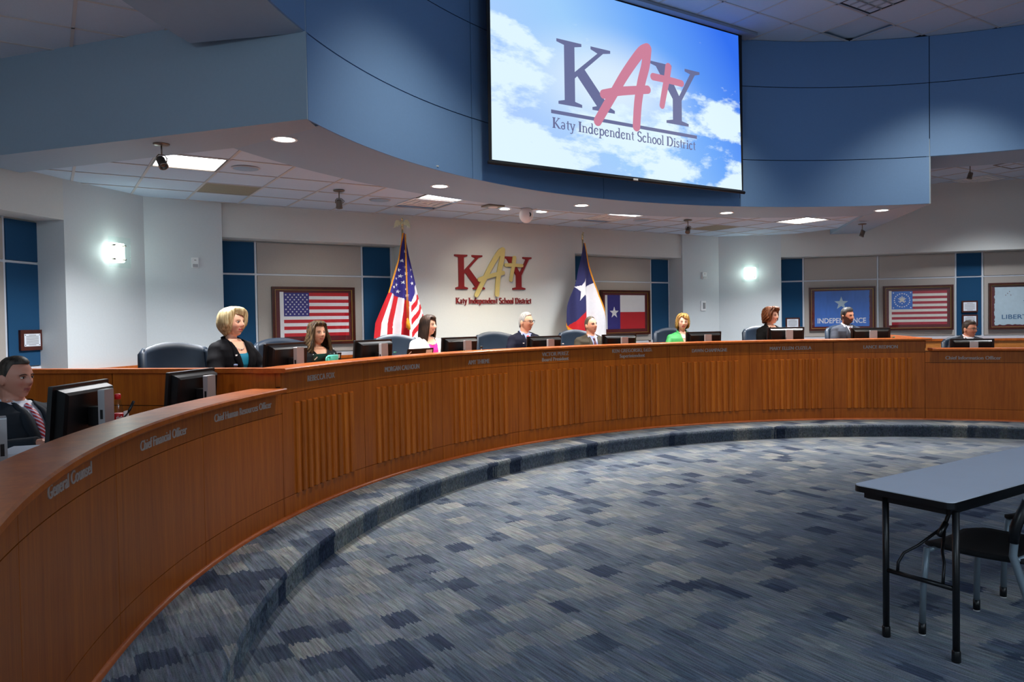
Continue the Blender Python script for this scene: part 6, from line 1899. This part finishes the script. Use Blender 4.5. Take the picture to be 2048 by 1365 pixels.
PEOPLE = [
 ('man in a dark suit and red striped tie seated behind the nearest full monitor', -56.95, 7.02, ST, 1.452, 38, 46,
  dict(hs=1.0, fat=.9, jowl=1.0, nod=-3, smile=.1, skin=(196, 134, 112), rosy=(190, 108, 92), lip=(160, 92, 86), hairm=HM['dark'], browm=BM['dark'], hair=short(.082, -.012, -.08, .010, widow=-.004), wide=1.03, voxel=.0045, cvoxel=.007, lean=-13,
       outfit=dict(type='suit', m=M['suit_char'], shirt=M['shirt_w'], tie=M['tie_stripe'], zv=.72, w=.048), arms=(.27, .12, .80, .16, .36, .79))),
 ('blonde bobbed woman in a black blazer over a teal blouse', -38.6, 6.98, RAISE, 1.742, 40, 48,
  dict(fem=1, fat=.1, hs=1.02, smile=.6, skin=(232, 178, 150), rosy=(226, 146, 128), lip=(186, 80, 84), hairm=HM['blonde'], browm=BM['fair'], voxel=.0045, cvoxel=.0075,
       hair=dict(front=.060, side=-.088, back=-.125, open=(44, 76), sweep=1, thick=lambda az, f, z: .022 + .026 * max(0, sin(pi * min(1, f * 1.05))) * (1 if abs(az) > 55 else .5), flare=.006, taper=.42, tuck=.75, strand=.003),
       outfit=dict(type='blazer', m=M['blazer'], blouse=M['teal_top'], zv=.74, w=.066, neck=.965, pin=True), necklace=M['silver'])),
 ('woman with long wavy brunette hair in a black top beside the teal tumbler', -29.0, 7.02, RAISE, 1.628, 26, 34,
  dict(fem=1, fat=0, smile=.8, hs=.98, skin=(214, 156, 124), rosy=(206, 130, 106), lip=(178, 92, 86), hairm=HM['brunette'], browm=BM['dark'], earring=True, rolh=4,
       hair=dict(front=.070, side=-.25, back=-.27, open=(44, 76), widow=.0, thick=lambda az, f, z: .014 + .022 * min(1, f * 1.2), flare=.028, taper=.02, tuck=.4, curl=.007, strand=.003),
       outfit=dict(type='top', m=M['blacktop'], neck=.955, vee=.6), pants=M['blacktop'])),
 ('woman with straight brown hair in a white cardigan over a pink top', -15.7, 7.0, RAISE, 1.684, 34, 60,
  dict(fem=1, fat=.35, smile=1, teeth=True, skin=(232, 180, 152), rosy=(228, 146, 126), lip=(196, 92, 92), hairm=HM['brown'], browm=BM['dark'],
       hair=dict(front=.058, side=-.20, back=-.24, open=(44, 74), sweep=.6, thick=lambda az, f, z: .012 + .018 * min(1, f * 1.2), flare=.012, taper=.10, tuck=.5, strand=.0025),
       outfit=dict(type='blazer', m=M['cardigan'], blouse=M['pink'], zv=.62, w=.072, neck=1.005), necklace=M['gold'], neckinf=.014)),
 ('white haired man in glasses, navy suit and plain red tie', -3.1, 6.95, RAISE, 1.706, 26, 58,
  dict(fat=.1, jowl=.1, smile=1, teeth=True, hs=1.04, skin=(226, 168, 134), rosy=(222, 140, 112), lip=(186, 104, 92), hairm=HM['white'], browm=BM['grey'], nod=-2,
       hair=short(.088, -.006, -.078, .009, (60, 90), widow=-.012), glasses=(M['black'], .0022),
       outfit=dict(type='suit', m=M['suit_navy'], shirt=M['shirt_b'], tie=M['tie_red'], zv=.70, w=.046, pin=True))),
 ('balding man in a brown grey suit and dark tie before the state flag', 6.2, 7.0, RAISE, 1.645, 24, 42,
  dict(fat=.7, jowl=.8, smile=0, skin=(218, 160, 130), rosy=(210, 136, 112), lip=(170, 96, 88), hairm=HM['greying'], browm=BM['dark'], rolh=6, nod=4,
       hair=short(.102, -.010, -.078, .006, (58, 90), widow=-.020), outfit=dict(type='suit', m=M['suit_brown'], shirt=M['shirt_b'], tie=M['tie_maroon'], zv=.70, w=.048, pin=True))),
 ('woman with short honey blonde hair in a green collared blouse', 18.35, 6.98, RAISE, 1.660, 16, 12,
  dict(fem=1, fat=.3, smile=.3, skin=(230, 178, 148), rosy=(224, 146, 124), lip=(180, 60, 84), hairm=HM['honey'], browm=BM['dark'], rolh=-5,
       hair=dict(front=.064, side=-.075, back=-.115, open=(46, 78), sweep=1.2, thick=lambda az, f, z: .024 - .004 * f, flare=.008, taper=.25, curl=.006, strand=.003),
       outfit=dict(type='shirtblouse', m=M['green']), necklace=M['silver'])),
 ('woman with curly auburn hair in a black jacket at the end of the pale wall', 29.95, 6.98, RAISE, 1.735, 40, 62,
  dict(fem=1, fat=.5, smile=1, teeth=True, skin=(234, 182, 156), rosy=(230, 140, 124), lip=(194, 70, 76), hairm=HM['auburn'], browm=BM['fair'], earring=True, hs=1.02,
       hair=dict(front=.060, side=-.085, back=-.115, open=(44, 76), thick=lambda az, f, z: .030 + .014 * sin(pi * f), flare=.016, taper=.10, tuck=.4, curl=.013, strand=.004),
       outfit=dict(type='blazer', m=M['blacktop'], blouse=M['blacktop'], zv=.84, w=.05, neck=1.0))),
 ('man with dark hair and a full beard in a grey suit', 39.35, 6.98, RAISE, 1.725, 34, 52,
  dict(fat=.4, jowl=.4, smile=.7, beard=.92, hs=1.02, skin=(220, 160, 130), rosy=(214, 138, 114), lip=(150, 90, 82), hairm=HM['salt'], browm=BM['dark'], nod=-6, rolh=6,
       hair=short(.072, -.02, -.078, .013, (60, 88)), outfit=dict(type='suit', m=M['suit_grey'], shirt=M['shirt_w'], tie=M['tie_dots'], zv=.72, w=.046))),
 ('dark haired man in glasses and a dark suit at the far low desk', 53.05, 6.98, ST, 1.500, 20, 56,
  dict(fat=.6, jowl=.6, smile=1, teeth=True, hs=1.03, skin=(206, 142, 116), rosy=(198, 118, 98), hairm=HM['chestnut'], browm=BM['dark'], nod=-4,
       hair=short(.072, -.014, -.08, .012), sink=.035, glasses=(M['nickel'], .0016), outfit=dict(type='suit', m=M['suit_dark'], shirt=M['shirt_w'], tie=M['tie_maroon'], zv=.72, w=.046))),
]
for p in PEOPLE: person(*p)

# ------------------------------------------------------------------ small things on the desk
def bottle(ang, r, z, label, capm, h=.20, k=1.0, body=None):
    root = empty('water_bottle', pol(ang, r, z), 0, label, 'bottle')
    mb = MB(); mb.lathe([(.0, .0), (.030 * k, .002), (.032 * k, .02), (.030 * k, .06), (.032 * k, .10), (.031 * k, h * .66), (.022 * k, h * .80), (.0135, h * .88), (.0125, h * .93)], body or M['ice'], 18); mb.build('body', None, root)
    mb = MB(); mb.lathe([(.0145, h * .93), (.0148, h * .99), (.012, h), (0, h)], capm, 16); mb.build('cap', None, root)
    return root
M['cap_blue'] = mat('pale_blue_cap', (120, 150, 196), .4); M['cap_green'] = mat('green_cap', (70, 150, 130), .4); M['cap_white'] = mat('white_cap', (226, 228, 230), .4)
bottle(-44.7, 6.42, 1.10, 'clear bottle with a pale blue cap in front of the blonde woman', M['cap_blue'])
bottle(-26.0, 6.30, 1.10, 'clear bottle with a green cap beside a dark laptop lid', M['cap_green'], .205)
bottle(-1.15, 6.42, 1.10, 'clear bottle beside the monitor of the man with a red tie', M['cap_white'], .20)
bottle(43.6, 6.42, 1.10, 'clear bottle with a green cap near the end of the tall desk', M['cap_green'], .19)
root = empty('soda_bottle', pol(-57.95, 6.36, .90), 0, 'cola bottle with a red cap and label beside the nearest full monitor', 'bottle')
MB().lathe([(0, 0), (.034, .003), (.036, .03), (.034, .08), (.036, .12), (.034, .19), (.022, .25), (.0135, .285), (.013, .295)], M['ice'], 20).build('body', None, root)
MB().lathe([(0, .006), (.033, .008), (.033, .145), (0, .146)], M['cola'], 20).build('drink', None, root)
MB().lathe([(.0365, .125), (.0368, .13), (.0360, .205), (.0345, .208)], M['redcap'], 20).build('label', None, root)
mb = MB()
for i in range(6):
    a0 = -1.9 + i * .16
    for zz in (.15, .178):
        mb.add([(.0372 * cos(a0 + q * .1), .0372 * sin(a0 + q * .1), zz + (.014 if k else 0) + .004 * sin(i * 2)) for k in (0, 1) for q in (0, 1)], [(0, 1, 3, 2)], M['fwhite'])
mb.build('label_print', None, root)
MB().lathe([(.0155, .288), (.016, .314), (.013, .318), (0, .318)], M['redcap'], 16).build('cap', None, root)
root = empty('gooseneck_microphone', pol(-60.2, 6.30, .90), 0, 'black gooseneck microphone leaning beside the cola bottle', 'microphone')
MB().rbox((0, 0, .015), (.11, .12, .03), .01, M['black']).build('base', None, root)
e_ = Vector((-5.33, 3.17, 1.187)) - Vector(root.location)
mid_ = Vector((e_.x * .35, e_.y * .35, e_.z * .55))
MB().tube([(0, 0, .03), mid_, e_ * .8], .0045, M['black'], 8).build('gooseneck', None, root)
MB().tube([e_ * .80, e_ * .85, e_ * 1.01], [.005, .0078, .0074], M['black'], 12).build('capsule', None, root)
root = empty('card', pol(-58.22, 6.30, .90), R_(58), 'small white card standing in front of the cola bottle', 'card')
MB().box((0, 0, .112), (.05, .004, .224), M['paper']).build('sheet', None, root); 
MB().box((0, .02, .003), (.06, .05, .006), M['paper']).build('foot', None, root)
root = empty('paper_stack', pol(-66.75, 6.31, .90), R_(66.75) + .1, 'stack of white papers with a clip by the striped tie man', 'paper')
for k in range(8):
    MB().box((.006 * sin(k * 2.1), .006 * cos(k * 1.7), .0105 + k * .021), (.24, .19, .0195), M['paper']).build('paper_pad', None, root)
MB().tube([(-.10, -.09, .170), (-.085, -.07, .178), (-.06, -.09, .178), (-.075, -.11, .170)], .0022, M['black'], 6).build('clip', None, root)
# tumbler with handle and straw
root = empty('tumbler', pol(-32.5, 6.46, 1.10), R_(32), 'teal tumbler with a handle and straw in front of the brunette woman', 'cup')
MB().lathe([(0, 0), (.034, .002), (.036, .08), (.047, .095), (.050, .20), (.048, .205)], M['teal'], 24).build('body', None, root)
MB().lathe([(.049, .203), (.050, .216), (.040, .222), (0, .222)], M['ice'], 24).build('lid', None, root)
MB().tube([(-.046, 0, .19), (-.085, 0, .188), (-.092, 0, .175), (-.090, 0, .125), (-.078, 0, .112), (-.044, 0, .112)], .009, M['teal'], 8).build('handle', None, root)
MB().tube([(.012, 0, .21), (.018, 0, .285)], .004, M['ice'], 8).build('straw', None, root)
mb = MB(); mb.add([(.0505 * cos(a), .0505 * sin(a), z) for z in (.125, .15) for a in (-1.9, -1.7, -1.5, -1.3)], [(0, 1, 5, 4), (1, 2, 6, 5), (2, 3, 7, 6)], M['fwhite']); mb.build('decal', None, root)
def laptop(ang, r, wd, label):
    root = empty('laptop', pol(ang, r, 1.10), R_(-ang), label, 'laptop', 'open dark laptops on the tall desk')
    MB().rbox((0, .12, .009), (wd, .24, .018), .004, M['black']).build('keyboard_base', None, root)
    mt = Matrix.Translation((0, .0, .012)) @ Matrix.Rotation(R_(10), 4, 'X')
    MB().rbox((0, 0, .105), (wd, .008, .21), .006, M['black'], mt).build('screen_lid', None, root)
    MB().box((wd * .33, -.0045, .175), (wd * .24, .001, .036), M['fcream'], mt).build('sticker', None, root)
    MB().box((-wd * .40, -.0045, .17), (.045, .001, .010), M['fcream'], mt @ Matrix.Translation((-wd * .40, 0, .17)) @ Matrix.Rotation(R_(-35), 4, 'Y') @ Matrix.Translation((wd * .40, 0, -.17))).build('sticker', None, root)
laptop(-32.4, 6.57, .40, 'open dark laptop behind the teal tumbler')
laptop(-21.8, 6.40, .40, 'open dark laptop in front of the woman in a white cardigan')
def deskmic(ang, r, label):
    root = empty('desk_microphone', pol(ang, r, 1.10), 0, label, 'microphone', 'small desk microphones')
    MB().lathe([(0, 0), (.035, .002), (.03, .02), (0, .022)], M['white'], 16).build('base', None, root)
    MB().tube([(0, 0, .02), (0, 0, .19)], .006, M['white'], 8).build('stem', None, root)
    MB().tube([(0, 0, .185), (0, 0, .212)], .016, M['black'], 10).build('capsule', None, root)
deskmic(-13.3, 6.36, 'small microphone between a monitor and the empty side of the navy chair')
deskmic(11.2, 6.40, 'small microphone left of the navy chair of the woman in green')

# ------------------------------------------------------------------ folding table and chairs in front
root = empty('folding_table', (-1.40, .575, 0), 0, 'long folding table with a pale top standing in the carpeted well', 'table')
TX0, TX1, TY0, TY1, TZ = -2.325 + 1.40, -.40 + 1.40, .325 - .575, .825 - .575, .742
def rrect(x0, x1, y0, y1, r, seg=5):
    P = []
    for q, (cx_, cy_) in enumerate(((x1 - r, y1 - r), (x0 + r, y1 - r), (x0 + r, y0 + r), (x1 - r, y0 + r))):
        for k in range(seg + 1):
            a = q * pi / 2 + k * pi / 2 / seg; P.append((cx_ + r * cos(a), cy_ + r * sin(a)))
    return P
MB().prism(rrect(TX0 + .003, TX1 - .003, TY0 + .003, TY1 - .003, .035), TZ - .006, TZ, M['tabletop']).build('table_top', None, root)
MB().prism(rrect(TX0, TX1, TY0, TY1, .037), TZ - .034, TZ - .005, M['black']).build('edge_band', None, root)
mb = MB()
mb.box(((TX0 + TX1) / 2, TY0 + .05, TZ - .052), (TX1 - TX0 - .10, .03, .036), M['black']); mb.box(((TX0 + TX1) / 2, TY1 - .05, TZ - .052), (TX1 - TX0 - .10, .03, .036), M['black']); mb.box((TX0 + .06, 0, TZ - .052), (.03, TY1 - TY0 - .10, .036), M['black']); mb.box((TX1 - .06, 0, TZ - .052), (.03, TY1 - TY0 - .10, .036), M['black'])
mb.build('apron', None, root)
for s, x in ((1, -2.275 + 1.40), (-1, -.45 + 1.40)):
    ya, yb = .33 - .575 + .005, .675 - .575
    for y in (ya, yb):
        mb = MB(); mb.tube([(x, y, TZ - .05), (x, y, .02)], .0155, M['black'], 12); lg_ = mb.build('leg', None, root)
        mb = MB(); mb.lathe([(.018, .0), (.020, .004), (.019, .05), (.0155, .055)], M['black'], 12, c=(x, y, 0)); mb.build('foot_cap', None, lg_)
    MB().tube([(x, ya, .335), (x, yb, .335)], .012, M['black'], 8).build('cross_bar', None, root)
    ym = (ya + yb) / 2
    for y, e in ((ya + .06, 1), (yb - .06, -1)):
        MB().tube([(x, y, .335), (x + s * .006, y, .385), (x + s * .035, y + e * .012, .43), (x + s * .09, y + e * .05, .465), (x + s * .20, ym - e * .012, .535)], .0075, M['black'], 8).build('brace', None, root)
    MB().tube([(x + s * .175, ym, .515), (x + s * .235, ym, .565)], .015, M['black'], 10).build('lock', None, root)
    MB().tube([(x + s * .22, ym, .55), (x + s * .33, ym, TZ - .05)], .010, M['black'], 8).build('brace', None, root)

def make_guest():
    """nesting chair, +y front, origin under the seat centre"""
    root = empty('guest_chair', (0, 0, 0))
    mb = MB(); V, F = [], []; nx, ny = 12, 12
    for side in (0, 1):
        for i in range(ny + 1):
            v = i / ny; y = -.23 + .47 * v
            for j in range(nx + 1):
                u = -1 + 2 * j / nx
                hw = .235 + .01 * sin(v * pi) - .05 * max(0, v - .8) / .2
                z = .46 + .012 * u * u - .022 * max(0, (v - .7) / .3) ** 2 + .015 * (1 - v) - .010 * sin(v * pi)
                V.append((u * hw, y, z if side == 0 else z - .042 + .025 * abs(u) ** 4))
    row = nx + 1; off = row * (ny + 1)
    for i in range(ny):
        for j in range(nx):
            a = i * row + j; F += [(a, a + 1, a + row + 1, a + row), (off + a, off + a + row, off + a + row + 1, off + a + 1)]
    for j in range(nx): F += [(j, off + j, off + j + 1, j + 1), (ny * row + j, ny * row + j + 1, off + ny * row + j + 1, off + ny * row + j)]
    for i in range(ny): F += [(i * row, (i + 1) * row, off + (i + 1) * row, off + i * row), (i * row + nx, off + i * row + nx, off + (i + 1) * row + nx, (i + 1) * row + nx)]
    mb.add(V, F, M['mesh'], True); mb.build('seat', None, root)
    mb = MB(); V, F = [], []
    for side in (0, 1):
        for i in range(11):
            v = i / 10
            for j in range(11):
                u = -1 + .2 * j
                V.append((u * (.215 + .02 * sin(v * pi)), -.245 - .10 * v - .03 * (1 - u * u) + (0 if side == 0 else -.022), .56 + .36 * v - .03 * u ** 4 * v))
    for i in range(10):
        for j in range(10):
            a = i * 11 + j; F += [(a, a + 1, a + 12, a + 11), (121 + a, 121 + a + 11, 121 + a + 12, 121 + a + 1)]
    for j in range(10): F += [(j, 121 + j, 122 + j, j + 1), (110 + j, 111 + j, 232 + j, 231 + j)]
    for i in range(10): F += [(i * 11, (i + 1) * 11, 121 + (i + 1) * 11, 121 + i * 11), (i * 11 + 10, 131 + i * 11, 142 + i * 11, i * 11 + 21)]
    mb.add(V, F, M['mesh'], True); mb.build('backrest', None, root)
    for s in (-1, 1):
        mb = MB(); mb.tube([(s * .255, .19, .44), (s * .262, .205, .25), (s * .265, .21, .06)], .0155, M['greytube'], 12); l = mb.build('leg', None, root)
        mb = MB(); mb.tube([(s * .265, .21, .06), (s * .2655, .2105, .006)], .0175, M['black'], 12); c_ = mb.build('foot_sleeve', None, l)
        mb = MB(); mb.tube([(s * .2655, .2105, .008), (s * .2655, .2105, .0)], .0165, M['white'], 12); mb.build('glide', None, l)
        mb = MB(); mb.tube([(s * .262, -.33, .0 + .03), (s * .262, -.29, .25), (s * .262, -.205, .50), (s * .258, -.215, .62), (s * .248, -.30, .90)], [.0155, .0165, .0175, .017, .015], M['greytube'], 12); l = mb.build('leg', None, root)
        mb = MB(); mb.tube([(s * .262, -.333, .035), (s * .262, -.334, .0)], .0175, M['black'], 12); mb.build('foot_sleeve', None, l)
        mb = MB(); mb.tube([(s * .2625, -.207, .56), (s * .2585, -.214, .63), (s * .253, -.26, .76)], [.0205, .024, .021], M['black'], 12); mb.build('sleeve', None, root)
    MB().tube([(-.255, .18, .43), (.255, .18, .43)], .011, M['greytube'], 8).build('cross_bar', None, root)
    MB().tube([(-.262, -.215, .48), (.262, -.215, .48)], .011, M['greytube'], 8).build('cross_bar', None, root)
    return root
g0 = make_guest(); g0.location = (-1.845, .375, 0)
tag(g0, 'black guest chair with grey legs tucked under the folding table', 'chair', 'guest chairs at the folding table')
g1 = copy_tree(g0); g1.location = (-1.00, .385, 0)
tag(g1, 'second black guest chair farther along the folding table, mostly out of frame', 'chair', 'guest chairs at the folding table')
